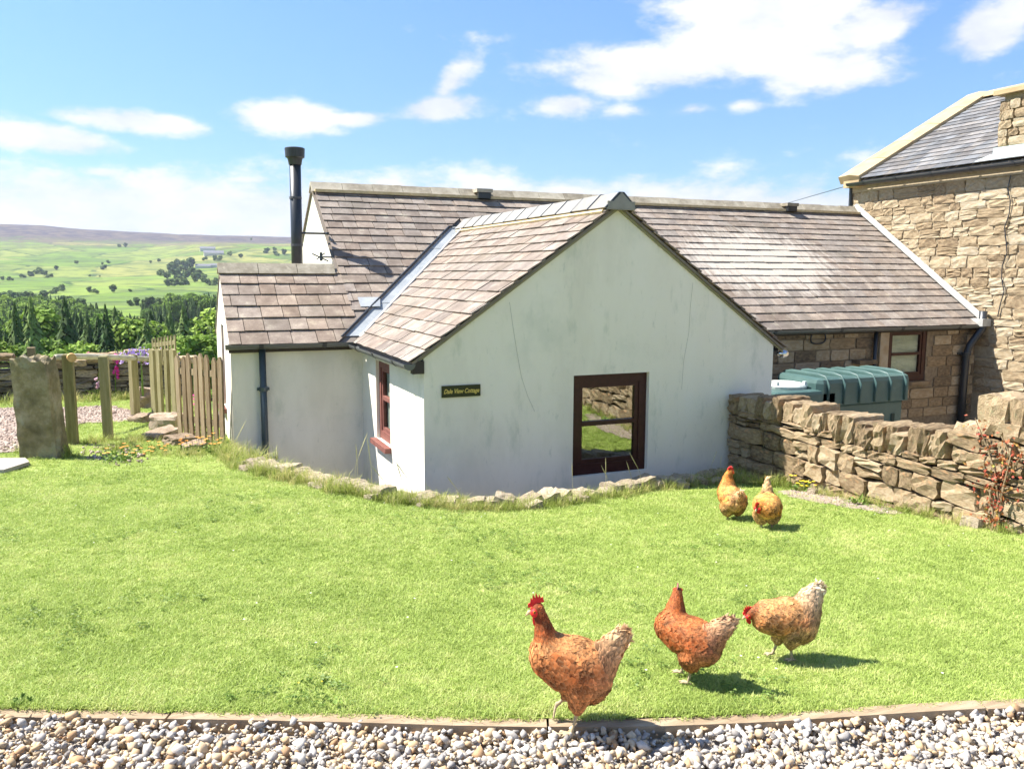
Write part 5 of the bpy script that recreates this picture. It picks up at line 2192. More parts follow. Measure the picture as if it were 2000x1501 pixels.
# tall seeding grass stems by the cottage
t = thing('seeding_grass', 'thin dry seeding grass stems in front of the gable window', 'grass', tuple(gp(1190, 962)))
m_ = MB()
for (px, py, hh) in ((1118, 968, .30), (1183, 966, .34), (1192, 966, .28), (1235, 962, .3), (1255, 960, .38), (700, 960, .42), (728, 968, .5), (690, 960, .5), (790, 978, .32), (808, 980, .36), (455, 900, .4), (1385, 938, .3), (1405, 936, .25),
                     (1480, 930, .35), (1500, 935, .4), (900, 985, .25), (760, 975, .3)):
    B = gp(px, py)
    le = R_.uniform(-.12, .12)
    m_.tube([B, B+Vector((le*.3, 0, hh*.5)), B+Vector((le, 0, hh*.85)), B+Vector((le*1.3, 0, hh))], [.0018, .0015, .004, .001], 4)
obj('stems', m_, flat('straw', (.55, .5, .25), .8), t)

# daisies and clover heads dotted over the lawn
m_ = MB()
for k in range(46):
    d = R_.uniform(3, 6.5)
    u = R_.uniform(-.6, .6)
    x, y = d*.3915+d*u*.9202, d*.9202-d*u*.3915
    if on_lawn(x, y):
        c = Vector((x, y, gz(x, y)+.026))
        for w in range(6):
            an = 2*PI*w/6
            leaf(m_, c, Vector((math.cos(an), math.sin(an), .1)), (0, 0, 1), .006, .004)
tag(obj('daisies', m_, flat('white_petal', (.75, .75, .68)), kind='stuff'), 'tiny white daisy heads dotted in the lawn', 'flowers')


# ------------------------------------------------------------------ trees in the valley
def conifer_mesh(seed, tiers=22, R0=.17):
    r_ = random.Random(seed)
    m_ = MB()
    for k in range(tiers):
        t = k/(tiers-1)
        z = .10+.87*t
        rad = R0*(1-t)**.75*r_.uniform(.75, 1.15)+.012
        nb = int(9-4*t)
        a0 = r_.uniform(0, 6.28)
        for b_ in range(nb):
            a = a0+2*PI*b_/nb+r_.uniform(-.3, .3)
            L = rad*r_.uniform(.7, 1.25)
            d = Vector((math.cos(a), math.sin(a), 0))
            s_ = Vector((-d.y, d.x, 0))
            c = Vector((0, 0, z))
            w = L*.42+.012
            tip = c+d*L+Vector((0, 0, -.035-.25*L*r_.uniform(.5, 1.3)))
            mid = c+d*L*.55+Vector((0, 0, .004))
            g = r_.uniform(.6, 1.35)
            m_.add([c, mid+s_*w*.6+Vector((0, 0, -.02)), tip, mid-s_*w*.6+Vector((0, 0, -.02)), mid+Vector((0, 0, .012))],
                   [(0, 1, 4), (1, 2, 4), (2, 3, 4), (3, 0, 4)], (g, g, g))
    m_.tube([(0, 0, .93), (0, 0, 1.0)], [.008, .001], 4, (1, 1, 1))
    return m_.mesh('conifer_crown')


def broad_mesh(seed, n=2300, leaf_=.030, lobes=11):
    r_ = random.Random(seed)
    m_ = MB()
    L = []
    for k in range(lobes):
        a = r_.uniform(0, 6.28)
        q = r_.uniform(.05, .27)
        L.append((Vector((math.cos(a)*q, math.sin(a)*q, r_.uniform(.35, .82))), r_.uniform(.13, .24)))
    for k in range(n):
        c, rad = r_.choice(L)
        d = Vector((r_.gauss(0, 1), r_.gauss(0, 1), r_.gauss(.2, 1))).normalized()
        p = c+d*rad*r_.uniform(.7, 1.05)
        nrm_ = (d+Vector((r_.gauss(0, .5), r_.gauss(0, .5), r_.gauss(.3, .5)))).normalized()
        s_ = nrm_.cross(Vector((r_.gauss(0, 1), r_.gauss(0, 1), r_.gauss(0, 1)))).normalized()
        q = nrm_.cross(s_)
        e = leaf_*r_.uniform(.6, 1.3)
        g = r_.uniform(.65, 1.3)
        m_.add([p+s_*e, p+q*e, p-s_*e, p-q*e], [(0, 1, 2, 3)], (g, g, g*.9))
    return m_.mesh('broadleaf_crown')


CONM = mat('conifer_green', [(.2, (.045, .08, .024)), (.5, (.09, .14, .04)), (.8, (.16, .22, .062))], scale=2., rough=.8, rand=.7, attr=True, spec=.15)
BROM = mat('broadleaf_green', [(.2, (.10, .18, .03)), (.5, (.17, .27, .045)), (.8, (.27, .38, .075))], scale=2., rough=.75, rand=.6, attr=True, spec=.15, trans=.25)
HEDM = mat('hedge_green', [(.2, (.06, .11, .03)), (.5, (.11, .165, .045)), (.8, (.16, .22, .06))], scale=2., rough=.8, rand=.6, attr=True, spec=.15)
BARK = flat('bark', (.12, .09, .06), .9)
CON = [conifer_mesh(i, 20+i % 3*3, .15+.02*(i % 3)) for i in range(6)]
BRO = [broad_mesh(i+20) for i in range(5)]
SMALL = [broad_mesh(i+40, 420, .07, 6) for i in range(5)]
tm_ = MB()
tm_.tube([(0, 0, -.02), (0, 0, .4), (0, 0, .92)], [.018, .012, .003], 6)
CTR = tm_.mesh('trunk')
tm_ = MB()
tm_.tube([(0, 0, -.02), (.01, 0, .3), (0, 0, .6)], [.03, .022, .01], 7)
for k in range(4):
    a = k*1.6
    tm_.tube([(.005, 0, .28+.05*k), (.12*math.cos(a), .12*math.sin(a), .48+.04*k)], [.012, .004], 5)
BTR = tm_.mesh('trunk')


def mk_tree(name, crown, trunk, cm, P, H, wsc, label, group, parts=True):
    t = bpy.data.objects.new(name, None if parts else crown)
    t.location = P
    t.rotation_euler = (0, 0, R_.uniform(0, 6.28))
    t.scale = (H*wsc, H*wsc, H)
    link(t)
    t['label'] = label
    t['category'] = 'tree'
    t['group'] = group
    if parts:
        for nm, me_, mm in (('crown', crown, cm), ('trunk', trunk, BARK)):
            c = bpy.data.objects.new(nm, me_)
            if not me_.materials:
                me_.materials.append(mm)
            COL.objects.link(c)
            c.parent = t
    elif not crown.materials:
        crown.materials.append(cm)
    return t


def wedge_ok(px, r):
    """how far back the plantation reaches at this bearing"""
    return r < np.interp(px, [-60, 100, 220, 300, 380, 440], [1000, 950, 640, 440, 340, 290])


cands = []
t_r = random.Random(99)
tries = 0
while len(cands) < 255 and tries < 9000:
    tries += 1
    px = t_r.uniform(-40, 450)
    r = math.sqrt(t_r.uniform(185**2, 620**2))
    if not wedge_ok(px, r):
        continue
    v = ray(px, 600)
    q = math.hypot(v[0], v[1])
    x, y = v[0]/q*r, v[1]/q*r
    if any((x-c[0])**2+(y-c[1])**2 < (3.9+r*.006)**2 for c in cands):
        continue
    cands.append((x, y, px, r))
for (x, y, px, r) in cands:
    light = (t_r.random() < (.34 if (px < 90 or 220 < px < 330) else .13)) or r < 215
    P = (x, y, tz(x, y)-.3)
    if light:
        mk_tree('broadleaf_tree', t_r.choice(BRO), BTR, BROM, P, t_r.uniform(9, 15) if r < 300 else t_r.uniform(12, 18), 1.1, 'bright green rounded broadleaf tree among the valley conifers', 'broadleaf trees in the valley wood')
    else:
        mk_tree('conifer', t_r.choice(CON), CTR, CONM, P, t_r.uniform(15, 25), t_r.uniform(1., 1.4), 'dark pointed conifer in the valley plantation below the garden', 'conifers in the valley plantation')

# the rest of the plantation and the far wood: nobody could count them
FP, FS = [], []
for k in range(7500):
    px = t_r.uniform(-500, 640)
    r = math.sqrt(t_r.uniform(190**2, 1050**2))
    inview = -40 < px < 450
    lim = np.interp(px, [-500, -60, 100, 220, 300, 380, 440, 640], [1000, 1050, 1000, 680, 470, 350, 290, 260])
    if r > lim or (inview and r < 330 and t_r.random() < .6):
        continue
    v = ray(px, 600)
    q = math.hypot(v[0], v[1])
    x, y = v[0]/q*r, v[1]/q*r
    if any((x-c[0])**2+(y-c[1])**2 < 9 for c in cands):
        continue
    FP.append((x, y, tz(x, y)-.3))
    FS.append(t_r.uniform(14, 24))
for k in range(420):
    px = t_r.uniform(275, 560)
    r = t_r.uniform(820, 960)+max(0, (px-430))*.6-max(0, 330-px)*.8
    v = ray(px, 600)
    q = math.hypot(v[0], v[1])
    x, y = v[0]/q*r, v[1]/q*r
    FP.append((x, y, tz(x, y)-.3))
    FS.append(t_r.uniform(17, 25)*(.7 if px < 320 else 1))
FP = np.array(FP)
rz_ = np.zeros((len(FP), 3))
rz_[:, 2] = g_r.uniform(0, 6.28, len(FP))
CONF = [m.copy() for m in CON]+[m.copy() for m in BRO[:1]]
for m in CONF[6:]:
    m.materials.clear()
    m.materials.append(BROM)
instancer('valley_woodland', FP, rz_, np.array(FS), CONF, CONM, 'dense conifer woodland filling the valley beyond the garden wall', 'woodland')

# hedgerow trees and copses on the far side
HT = [(60, 540, 12), (75, 536, 14), (88, 540, 12), (45, 545, 10), (110, 528, 9), (20, 548, 10), (100, 543, 8), (150, 516, 8), (203, 528, 12), (245, 484, 9), (233, 484, 8), (212, 515, 7), (200, 518, 6),
      (310, 512, 8), (295, 515, 6), (118, 568, 16), (106, 574, 14), (175, 572, 14), (187, 574, 12), (222, 572, 16), (255, 570, 7), (175, 541, 5), (195, 542, 4), (400, 510, 10), (418, 510, 12), (428, 508, 12), (92, 545, 9), (5, 548, 9),
      (320, 545, 22), (332, 538, 24), (345, 530, 24), (350, 548, 24), (362, 530, 26), (370, 545, 26), (380, 552, 22), (358, 558, 22), (392, 545, 22), (340, 560, 20), (402, 556, 18), (375, 525, 22), (415, 558, 16), (425, 556, 16), (328, 560, 18),
      (350, 520, 16), (270, 598, 18), (285, 600, 22), (300, 600, 24), (318, 600, 22), (365, 600, 26), (385, 598, 24), (405, 598, 26), (256, 598, 14), (340, 602, 20), (450, 500, 12), (470, 505, 10), (520, 495, 14), (540, 500, 12), (555, 498, 14), (536, 492, 10),
      (490, 470, 6), (8, 590, 24), (25, 592, 26), (45, 590, 22), (66, 588, 20), (90, 590, 22), (120, 592, 18), (140, 594, 18), (160, 600, 20)]
for k, (px, py, hp) in enumerate(HT):
    P = tp(px, py)
    if P is None:
        continue
    H = hp*.95*P.length/1635
    mk_tree('hedgerow_tree', SMALL[k % 5], BTR, HEDM, P-Vector((0, 0, H*.22)), H*1.15, 1.25, *(('rounded tree in the dense copse below the far farm buildings', 'trees of the copse below the far farms') if (300 < px < 440 and 515 < py < 562) else ('dark tree in the left-hand hedge line across the far fields', 'trees of the left hedge line') if (px < 190 and 505 < py < 580) else ('tree along the lower edge of the far meadows above the plantation', 'trees at the lower edge of the meadows') if py > 580 else ('small lone tree dotted among the open far fields', 'lone trees in the far fields')), parts=False)

# farms far across the valley
SLF = flat('far_roof', (.22, .22, .24), .8)
WLF = flat('far_wall', (.62, .60, .56), .8)
for k, (px, py, w, lab) in enumerate(((406, 490, 26, 'upper whitish farm building on the far hillside'), (418, 500, 34, 'long grey farm shed just below the upper farm'), (397, 524, 26, 'left barn of the lower far farm'),
                                      (424, 523, 22, 'pale farmhouse of the lower far farm beside the cottage edge'))):
    P = tp(px, py)
    if P is None:
        continue
    s_ = w*P.length/1635
    t = thing('farm_building', lab, 'building', tuple(P), group='far farm buildings')
    hh = s_*.16
    m_ = MB()
    m_.box((P.x-s_/2, P.y, P.z-6), (P.x+s_/2, P.y+s_*.35, P.z+hh))
    obj('wall', m_, WLF, t)
    m_ = MB()
    m_.prism([(P.x-s_/2*1.03, P.y-1, P.z+hh), (P.x-s_/2*1.03, P.y+s_*.35+1, P.z+hh), (P.x-s_/2*1.03, P.y+s_*.175, P.z+hh*1.9)], (s_*1.03, 0, 0))
    obj('roof', m_, SLF, t)

# ------------------------------------------------------------------ hens
HENM = mat('hen_skin', [(.3, (.8, .8, .8)), (.7, (1, 1, 1))], scale=60., rough=.75, bump=.5, bscale=160, attr=True, bdist=.003)
FEAM = mat('feathers', [(.3, (.78, .78, .78)), (.7, (1.05, 1.05, 1.05))], scale=90., rough=.7, attr=True, trans=.22, spec=.2)
COMB = mat('red_comb', [(.3, (.50, .012, .012)), (.7, (.72, .03, .03))], scale=60., rough=.55, bump=.4, bscale=300, bdist=.002)
PALEC = mat('pale_comb', [(.3, (.6, .16, .18)), (.7, (.75, .30, .32))], scale=60., rough=.55)
BEAK = flat('beak_horn', (.55, .40, .22), .5)
EYE = flat('eye_amber', (.5, .16, .02), .2)
PUP = flat('pupil', (.01, .01, .01), .1)


def ico(n=2):
    import bmesh
    b_ = bmesh.new()
    bmesh.ops.create_icosphere(b_, subdivisions=n, radius=1)
    V = [v.co.copy() for v in b_.verts]
    F = [tuple(v.index for v in f.verts) for f in b_.faces]
    b_.free()
    return V, F


ICO = ico(2)


def hen(label, loc, heading, chain, tail, neck, head, face, legs, pal, sc=1., seed=1, roll=0., pale=False, nfe=3000, xs=.94, wy=1.05, zs=1.13):
    """chain / tail / neck: (x, y, z, r, ys); head: (x, y, z, r); face: direction of the beak; legs: list of joint lists"""
    hr_ = random.Random(seed)
    t = thing('hen', label, 'hen', loc, heading, 'brown hens on the lawn')
    t.scale = (sc*xs, sc*wy, sc*zs)
    sph = []

    def seg(a, c, n):
        for i in range(n):
            k = i/n
            sph.append(tuple(a[j]+(c[j]-a[j])*k for j in range(5)))
    allc = [chain, tail, [(*p[:4], p[4] if len(p) > 4 else 1) for p in neck]]
    for ch_ in allc:
        for a, c in zip(ch_[:-1], ch_[1:]):
            seg(a, c, 5)
        sph.append(ch_[-1])
    sph.append((*head, 1))
    nW = len(sph)
    for sg in (-1, 1):
        c0, c2 = chain[0], chain[-1]
        seg((c0[0]-.012, sg*.048, c0[2]-.004, .036, .6), (c2[0]-.03, sg*.050, c2[2]+.022, .030, .6), 6)
        seg((c0[0]-.03, sg*.052, c0[2]-.028, .030, .6), (c2[0]+.0, sg*.054, c2[2]-.004, .026, .6), 6)
    m_ = MB()
    V, F = ICO
    for (x, y, z, r, ys) in sph:
        m_.add([(x+v.x*r, y+v.y*r*ys, z+v.z*r) for v in V], F)
    for L in legs:
        hip, knee, foot = L['hip'], L['hock'], L['foot']
        th = L.get('r', .040)
        for k in range(6):
            q = k/5*.86
            c = Vector(hip).lerp(Vector(knee), q)
            r = th*1.12*(1-q)**.5+.007
            m_.add([(c.x+v.x*r, c.y+v.y*r*.85, c.z+v.z*r) for v in V], F)
        m_.tube([knee, Vector(knee).lerp(Vector(foot), .5), foot], [.0078, .0066, .0072], 8)
        for ang, ln in zip((-.45, 0, .45, PI), (.036, .043, .036, .018)):
            ca_, sa_ = math.cos(ang), math.sin(ang)
            fx, fz = L.get('toe', (1, 0))
            p0 = Vector(foot)
            d = Vector((ca_*fx, sa_, ca_*fz))
            cu_ = L.get('curl', .0)
            m_.tube([p0, p0+d*ln*.5+Vector((0, 0, .003-cu_*.3)), p0+d*ln+Vector((0, 0, -.001-cu_))], [.0062, .0052, .0035], 6)
    raw = m_.mesh('raw')
    ro = bpy.data.objects.new('raw', raw)
    COL.objects.link(ro)
    md = ro.modifiers.new('r', 'REMESH')
    md.mode = 'VOXEL'
    md.voxel_size = .0036
    ms = ro.modifiers.new('s', 'SMOOTH')
    ms.factor = .5
    ms.iterations = 4
    dg = bpy.context.evaluated_depsgraph_get()
    dg.update()
    me = bpy.data.meshes.new_from_object(ro.evaluated_get(dg))
    bpy.data.objects.remove(ro)
    nv = len(me.vertices)
    co = np.empty(nv*3)
    me.vertices.foreach_get('co', co)
    co = co.reshape(-1, 3)
    hk = max(L['hock'][2] for L in legs)
    ed = np.empty(len(me.edges)*2, np.int32)
    me.edges.foreach_get('vertices', ed)
    ed = ed.reshape(-1, 2)
    deg = np.bincount(ed.ravel(), minlength=nv)[:, None]
    wsm = np.clip((co[:, 2]-hk-.008)/.02, 0, 1)[:, None]
    for it in range(34):
        acc = np.zeros((nv, 3))
        np.add.at(acc, ed[:, 0], co[ed[:, 1]])
        np.add.at(acc, ed[:, 1], co[ed[:, 0]])
        co = co+wsm*.6*(acc/np.maximum(deg, 1)-co)
    me.vertices.foreach_set('co', co.ravel())
    me.update()
    # soft lumps under the feathers
    no = np.empty(nv*3)
    me.vertices.foreach_get('normal', no)
    no = no.reshape(-1, 3)
    hx = np.array(head[:3])
    hockz = max(L['hock'][2] for L in legs)
    S4 = np.array([(x, y, z, r) for (x, y, z, r, ys) in sph])

    def region(P):
        d = np.linalg.norm(P[None]-S4[:, None, :3], axis=2)/S4[:, 3][:, None]
        i = d.argmin(0)
        return i
    nch = len(chain)*0
    nA = (len(chain)-1)*5+1
    nB = nA+(len(tail)-1)*5+1
    nC = nB+(len(neck)-1)*5+1

    def info(P):
        """region weights and local flow of the feathers"""
        idx_ = region(P)
        kind = np.where(idx_ < nA, 0, np.where(idx_ < nB, 1, np.where(idx_ < nC, 2, 3)))
        nxt = np.clip(idx_+1, 0, len(S4)-1)
        prv = np.clip(idx_-1, 0, len(S4)-1)
        fl_ = S4[nxt][:, :3]-S4[prv][:, :3]
        fl_[kind == 0] = S4[np.minimum(idx_+1, nA-1)][kind == 0][:, :3]-S4[np.maximum(idx_-1, 0)][kind == 0][:, :3]
        m = kind == 1
        lo, hi = np.maximum(idx_-1, nA), np.minimum(idx_+1, nB-1)
        fl_[m] = (S4[hi]-S4[lo])[m][:, :3]
        m = (kind == 2) | (kind == 3)
        lo, hi = np.clip(idx_-1, nB, nC-1), np.clip(idx_+1, nB, nC-1)
        lo = np.where(hi == lo, lo-1, lo)
        fl_[m] = -(S4[hi]-S4[lo])[m][:, :3]
        fl_[idx_ >= nW] = (-.96, 0, .1)
        kind = np.where(idx_ >= nW, 4, kind)
        tt = np.zeros(len(P))
        tt[kind == 1] = (idx_[kind == 1]-nA)/(nB-nA)
        tt[kind == 2] = (idx_[kind == 2]-nB)/(nC-nB)
        return kind, fl_/np.maximum(1e-6, np.linalg.norm(fl_, axis=1))[:, None], tt
    bodyz = chain[1][2]

    def colour(P, r_):
        kind, fl_, tt = info(P)
        n = len(P)
        zz = np.clip((P[:, 2]-(bodyz-.075))/.14, 0, 1)[:, None]
        back, side, belly, nk, tl = [np.array(pal[k])[None] for k in ('back', 'side', 'belly', 'neck', 'tail')]
        low = belly*(1-np.clip(zz*2, 0, 1))+side*np.clip(zz*2, 0, 1)
        c = low*(1-np.clip(zz*2-1, 0, 1))+back*np.clip(zz*2-1, 0, 1)
        rear = np.clip((-P[:, 0]-.02)/.11, 0, 1)[:, None]
        c = c*(1-rear*.5)+(belly*.6+tl*.4)*rear*.5
        m = kind == 1
        k_ = np.clip(tt*1.25-.1, 0, 1)[:, None]
        c = np.where(m[:, None], c*(1-k_)+tl*k_, c)
        c = np.where((kind == 4)[:, None], side*.7+back*.3, c)
        m = kind == 2
        k_ = np.clip(tt*2.2, 0, 1)[:, None]
        c = np.where((kind == 2)[:, None], c*(1-k_)+nk*k_, c)
        c = np.where((kind == 3)[:, None], nk, c)
        return c, kind, fl_, tt
    c, kind, fl_, tt = colour(co, None)
    blotch = np.array([mnoise.noise(Vector(p)*28) for p in co])[:, None]
    c = c*(1+.35*blotch)*.62
    legm = np.zeros(nv, bool)
    for L in legs:
        a, b_ = np.array(L['hock']), np.array(L['foot'])
        ab = b_-a
        k = np.clip(((co-a)@ab)/(ab@ab), 0, 1)
        legm |= (np.linalg.norm(co-(a+k[:, None]*ab), axis=1) < .0125) & (k > .04)
        legm |= np.linalg.norm(co-b_, axis=1) < .05
    legm &= co[:, 2] < hockz+.01
    c[legm] = (.42, .33, .20)
    at = me.color_attributes.new('col', 'FLOAT_COLOR', 'POINT')
    at.data.foreach_set('color', np.hstack([c, np.ones((nv, 1))]).astype(np.float32).ravel())
    me.polygons.foreach_set('use_smooth', [True]*len(me.polygons))
    me.materials.clear()
    obj('body', me, HENM, t, local=True)
    # feathers
    npoly = len(me.polygons)
    pc = np.empty(npoly*3)
    me.polygons.foreach_get('center', pc)
    pc = pc.reshape(-1, 3)
    pn = np.empty(npoly*3)
    me.polygons.foreach_get('normal', pn)
    pn = pn.reshape(-1, 3)
    pa = np.empty(npoly)
    me.polygons.foreach_get('area', pa)
    r_ = np.random.default_rng(seed)
    ok = pc[:, 2] > hockz+.004
    for L in legs:
        ok &= np.linalg.norm(pc-np.array(L['hock']), axis=1) > .016
    fd = Vector(face).normalized()
    fdir = np.array(fd)
    hrel = pc-hx
    ok &= ~((np.linalg.norm(hrel, axis=1) < head[3]*1.35) & ((hrel@fdir) > -head[3]*.15))
    kd, _, ttk = info(pc)
    wgt_ = pa*ok*np.where((kd == 2) | (kd == 3), 1.9, 1.)
    ids = r_.choice(npoly, nfe, p=wgt_/wgt_.sum())
    P, Nn = pc[ids], pn[ids]
    c, kind, fl_, tt = colour(P, r_)
    fl_ = fl_+r_.normal(0, .22, fl_.shape)
    fl_[:, 2] -= np.where(kind == 0, .25, 0)
    tang = fl_-(fl_*Nn).sum(1)[:, None]*Nn
    tang /= np.maximum(1e-5, np.linalg.norm(tang, axis=1))[:, None]
    big = r_.random(nfe) < .55
    Ln = np.where(kind == 0, np.where(big, r_.uniform(.015, .027, nfe), r_.uniform(.008, .015, nfe)), np.where(kind == 1, np.where(big, r_.uniform(.024, .040, nfe), r_.uniform(.012, .022, nfe))*(1+.2*tt), np.where(kind == 2, r_.uniform(.012, .026, nfe)*(1-.45*tt), np.where(kind == 4, np.where(big, r_.uniform(.024, .040, nfe), .014), .011))))
    lowm = (P[:, 2] < bodyz-.06) & (kind != 2)
    Ln = np.where(lowm, Ln*.75, Ln)
    W = Ln*np.where(kind == 2, .36, np.where(kind == 1, .24, .62))
    lift = np.where(lowm, r_.uniform(.12, .45, nfe), np.where(big, r_.uniform(.10, .26, nfe), r_.uniform(.05, .3, nfe)))
    bl = np.array([mnoise.noise(Vector(p)*24+Vector((seed, 0, 0)))+.6*mnoise.noise(Vector(p)*60+Vector((seed, 9, 0))) for p in P])
    c = c*(1+.75*bl[:, None])*r_.uniform(.55, 1.38, (nfe, 1))
    ew = r_.uniform(.05, .45, (nfe, 1))
    edge_ = c*(1.05-ew*.6)+np.array(pal['edge'])[None]*ew
    s_ = np.cross(tang, Nn)
    d0 = P-Nn*.001
    up = Nn*lift[:, None]
    Lc, Wc = Ln[:, None], W[:, None]
    v0 = d0-s_*Wc*.25
    v1 = d0+s_*Wc*.25
    v2 = d0+tang*Lc*.6+s_*Wc*.5+up*Lc*.5
    v3 = d0+tang*Lc*.6-s_*Wc*.5+up*Lc*.5
    v4 = d0+tang*Lc+up*Lc*.62-Nn*Lc*.05
    v5 = d0+tang*Lc*.6+up*Lc*.5+Nn*Lc*.03
    V = np.stack([v0, v1, v2, v3, v4, v5], 1).reshape(-1, 3)
    base = (np.arange(nfe)*6)[:, None]
    F = np.concatenate([base+np.array([[0, 1, 5]]), base+np.array([[1, 2, 5]]), base+np.array([[0, 5, 3]]), base+np.array([[5, 2, 4]]), base+np.array([[5, 4, 3]])])
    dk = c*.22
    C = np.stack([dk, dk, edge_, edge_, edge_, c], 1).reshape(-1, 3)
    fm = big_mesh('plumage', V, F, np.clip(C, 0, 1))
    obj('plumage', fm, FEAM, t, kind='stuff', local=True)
    # head furniture
    hp = Vector(head[:3])
    hr = head[3]
    up_ = Vector((0, 0, 1))
    side = fd.cross(up_).normalized()
    upv = side.cross(fd).normalized()
    cm_ = PALEC if pale else COMB
    m_ = MB()
    prof = [(-1.05, .75), (-.95, 1.35), (-.7, 1.25), (-.55, 1.75), (-.35, 1.35), (-.15, 2.0), (.05, 1.4), (.25, 1.95), (.45, 1.3), (.62, 1.6), (.8, 1.05), (1.15, .95), (1.2, .55), (.6, .6), (-.3, .8)]
    cs_ = .75 if pale else 1.
    poly = [hp+fd*a*hr*cs_+upv*(.75+(b_-.75)*cs_)*hr-side*hr*.09 for a, b_ in prof]
    m_.prism(poly, side*hr*.18)
    obj('comb', m_, cm_, t, local=True)
    m_ = MB()
    for sgn in (-1, 1):
        c_ = hp+fd*hr*.42+side*sgn*hr*.46-upv*hr*.05
        m_.add([c_+fd*v.x*hr*.62+side*v.y*hr*.48+upv*v.z*hr*.55 for v in V_ICO], ICO[1])
    obj('face', m_, cm_ if not pale else COMB, t, local=True, smooth_=True)
    for sgn in (-1, 1):
        m_ = MB()
        c_ = hp+fd*hr*.55+side*sgn*hr*.22-upv*hr*1.15
        m_.add([c_+fd*v.x*hr*.42+side*v.y*hr*.16+upv*v.z*hr*.62 for v in V_ICO], ICO[1])
        obj('wattle', m_, COMB, t, local=True, smooth_=True)
        c_ = hp+fd*hr*.45+side*sgn*hr*.90+upv*hr*.18
        m_ = MB()
        m_.add([c_+fd*v.x*hr*.2+side*v.y*hr*.10+upv*v.z*hr*.2 for v in V_ICO], ICO[1])
        e_ = obj('eye', m_, EYE, t, local=True, smooth_=True)
        m_ = MB()
        c_ = c_+side*sgn*hr*.06
        m_.add([c_+fd*v.x*hr*.1+side*v.y*hr*.06+upv*v.z*hr*.1 for v in V_ICO], ICO[1])
        obj('pupil', m_, PUP, e_, local=True, smooth_=True)
    m_ = MB()
    m_.tube([hp+fd*hr*.85, hp+fd*hr*1.25+upv*hr*.0, hp+fd*hr*1.75-upv*hr*.28], [hr*.36, hr*.26, hr*.03], 8)
    obj('beak', m_, BEAK, t, local=True, smooth_=True)
    return t


V_ICO = ICO[0]
RED = dict(back=(.56, .235, .08), side=(.43, .11, .026), belly=(.54, .21, .07), neck=(.31, .06, .012), tail=(.72, .48, .27), edge=(.70, .42, .2))
RED2 = dict(back=(.40, .115, .03), side=(.34, .075, .017), belly=(.42, .15, .05), neck=(.38, .085, .016), tail=(.56, .38, .23), edge=(.72, .38, .17))
TAN = dict(back=(.54, .26, .09), side=(.46, .17, .05), belly=(.58, .36, .16), neck=(.38, .10, .025), tail=(.78, .62, .42), edge=(.76, .52, .28))
GOLD = dict(back=(.68, .33, .085), side=(.62, .23, .04), belly=(.66, .38, .15), neck=(.72, .25, .035), tail=(.74, .50, .28), edge=(.80, .52, .24))
BODY = [(.086, 0, .222, .074, .88), (.035, 0, .200, .086, .92), (-.013, 0, .192, .092, .92), (-.055, 0, .174, .090, .90)]
TAIL = [(-.058, 0, .158, .076, .85), (-.085, 0, .195, .068, .75), (-.112, 0, .234, .054, .62), (-.140, 0, .266, .042, .5), (-.160, 0, .286, .032, .42)]
NECK = [(.086, 0, .255, .054), (.102, 0, .295, .040), (.112, 0, .335, .029), (.120, 0, .358, .024)]
F1 = ray(1118, 1432)
F1 = Vector(F1*(-1.53/F1[2]))
camdir = math.atan2(-Rv[1], -Rv[0])     # heading that points to the left of the picture
hen('rust brown hen with bright red comb standing on one leg on the gravel', (F1.x, F1.y, -1.522), camdir-.12, [(x, y, z+.014, r_, ys) for (x, y, z, r_, ys) in BODY], [(x, y, z+.010, r_, ys) for (x, y, z, r_, ys) in TAIL], NECK, (.128, 0, .372, .0265), (1, .15, -.22),
    [dict(hip=(-.02, .038, .160), hock=(-.018, .030, .078), foot=(.004, .03, .006), r=.040), dict(hip=(.0, -.038, .16), hock=(.026, -.030, .092), foot=(.062, -.03, .064), toe=(.25, -.97), curl=.006, r=.042)],
    RED, sc=1.0, seed=11, nfe=12000)
F2 = gp(1344, 1334)
hen('dark red-brown hen in the middle with its head turned away and a pale comb', (F2.x, F2.y, F2.z+.012), camdir-.58, BODY, TAIL,
    [(.078, -.015, .250, .054), (.082, -.03, .29, .042), (.084, -.042, .322, .031), (.086, -.055, .344, .025)], (.090, -.064, .352, .022), (.35, -1., .05),
    [dict(hip=(-.02, .038, .135), hock=(-.024, .03, .07), foot=(-.012, .03, .006), r=.044), dict(hip=(.0, -.038, .14), hock=(.02, -.03, .072), foot=(.050, -.03, .008), r=.042)],
    RED2, sc=.87, xs=1.0, zs=1.02, wy=1.15, seed=12, pale=True, nfe=12000)
F3 = gp(1530, 1290)


def tilt(ch_, a, px=0., pz=.17):
    ca_, sa_ = math.cos(a), math.sin(a)
    return [((x-px)*ca_+(z-pz)*sa_+px, y, -(x-px)*sa_+(z-pz)*ca_+pz, *r) for (x, y, z, *r) in ch_]


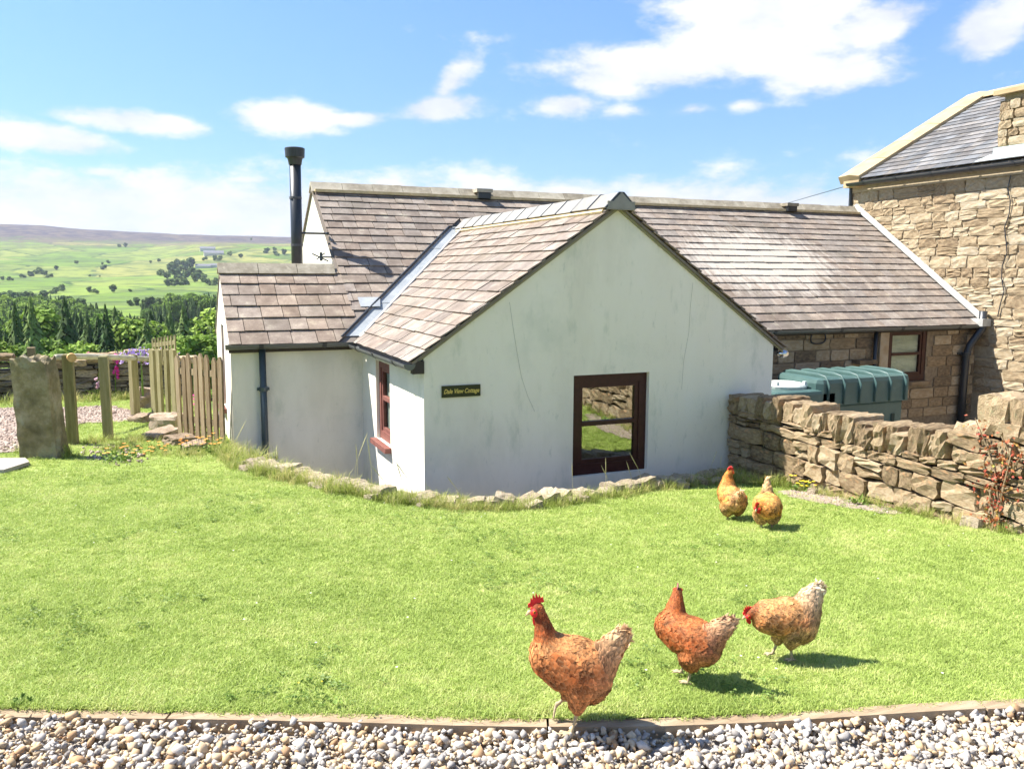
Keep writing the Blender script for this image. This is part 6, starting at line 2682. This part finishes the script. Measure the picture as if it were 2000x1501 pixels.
B3, T3 = tilt(BODY, .26), [(x, y, z, r_*1.28, ys*1.15) for (x, y, z, r_, ys) in tilt(TAIL, .14)]
hen('tan hen with a cream tail bending forward, rightmost of the three near hens', (F3.x, F3.y, F3.z+.012), camdir+.05, B3, T3,
    [(.105, 0, .214, .050), (.130, .0, .218, .038), (.152, .0, .218, .029), (.166, .0, .214, .025)], (.178, 0, .208, .0235), (1, .12, -.45),
    [dict(hip=(-.02, .036, .13), hock=(-.018, .03, .066), foot=(-.03, .03, .006), r=.040), dict(hip=(.01, -.036, .13), hock=(.02, -.03, .058), foot=(.045, -.03, .006), r=.040)],
    TAN, sc=.90, seed=13, nfe=12000, xs=.93, zs=1.0)
F4 = gp(1428, 1014)
away = math.atan2(Fv[1], Fv[0])
hen('golden hen seen from behind with its head turned right, left of the two far hens', (F4.x, F4.y, F4.z-.02), away+.22, BODY, [(-.060, 0, .165, .072, 1.), (-.085, 0, .198, .060, .8), (-.105, 0, .228, .044, .6), (-.125, 0, .250, .030, .5), (-.138, 0, .262, .02, .4)],
    [(.086, 0, .262, .056), (.098, -.004, .302, .043), (.106, -.008, .335, .033), (.110, -.014, .356, .028)], (.114, -.024, .370, .026), (.45, -1., -.12),
    [dict(hip=(-.02, .038, .13), hock=(-.02, .03, .064), foot=(-.004, .03, .006), r=.046), dict(hip=(-.02, -.038, .13), hock=(-.02, -.03, .064), foot=(-.004, -.03, .006), r=.046)],
    GOLD, sc=.98, seed=14, nfe=9000, wy=1.25, zs=1.0)
F5 = gp(1497, 1031)
toward = away+PI
hen('golden hen with lowered head and raised tail, right of the two far hens', (F5.x, F5.y, F5.z-.02), toward-.22, tilt(BODY, .34), tilt(TAIL, .42),
    [(.085, -.012, .215, .055), (.108, -.03, .222, .040), (.124, -.045, .224, .031), (.134, -.052, .218, .027)], (.142, -.058, .208, .025), (.75, -.55, -.6),
    [dict(hip=(-.02, .036, .12), hock=(-.018, .03, .058), foot=(-.004, .03, .006), r=.044), dict(hip=(.0, -.036, .12), hock=(.01, -.03, .058), foot=(.02, -.03, .006), r=.044)],
    GOLD, sc=.98, seed=15, nfe=9000, wy=1.25, zs=1.0)

# ------------------------------------------------------------------ air
HAZE = bpy.data.materials.new('haze')
HAZE.use_nodes = True
nt = HAZE.node_tree
nt.nodes.clear()
out = N(nt, 'ShaderNodeOutputMaterial')
pv = N(nt, 'ShaderNodeVolumePrincipled')
pv.inputs['Color'].default_value = (.74, .82, 1., 1)
pv.inputs['Density'].default_value = .000045
pv.inputs['Anisotropy'].default_value = .2
nt.links.new(pv.outputs[0], out.inputs['Volume'])
m_ = MB()
m_.box((-7300, -7300, -260), (7300, 7300, 470))
hzo = obj('haze', m_, HAZE, kind='stuff')
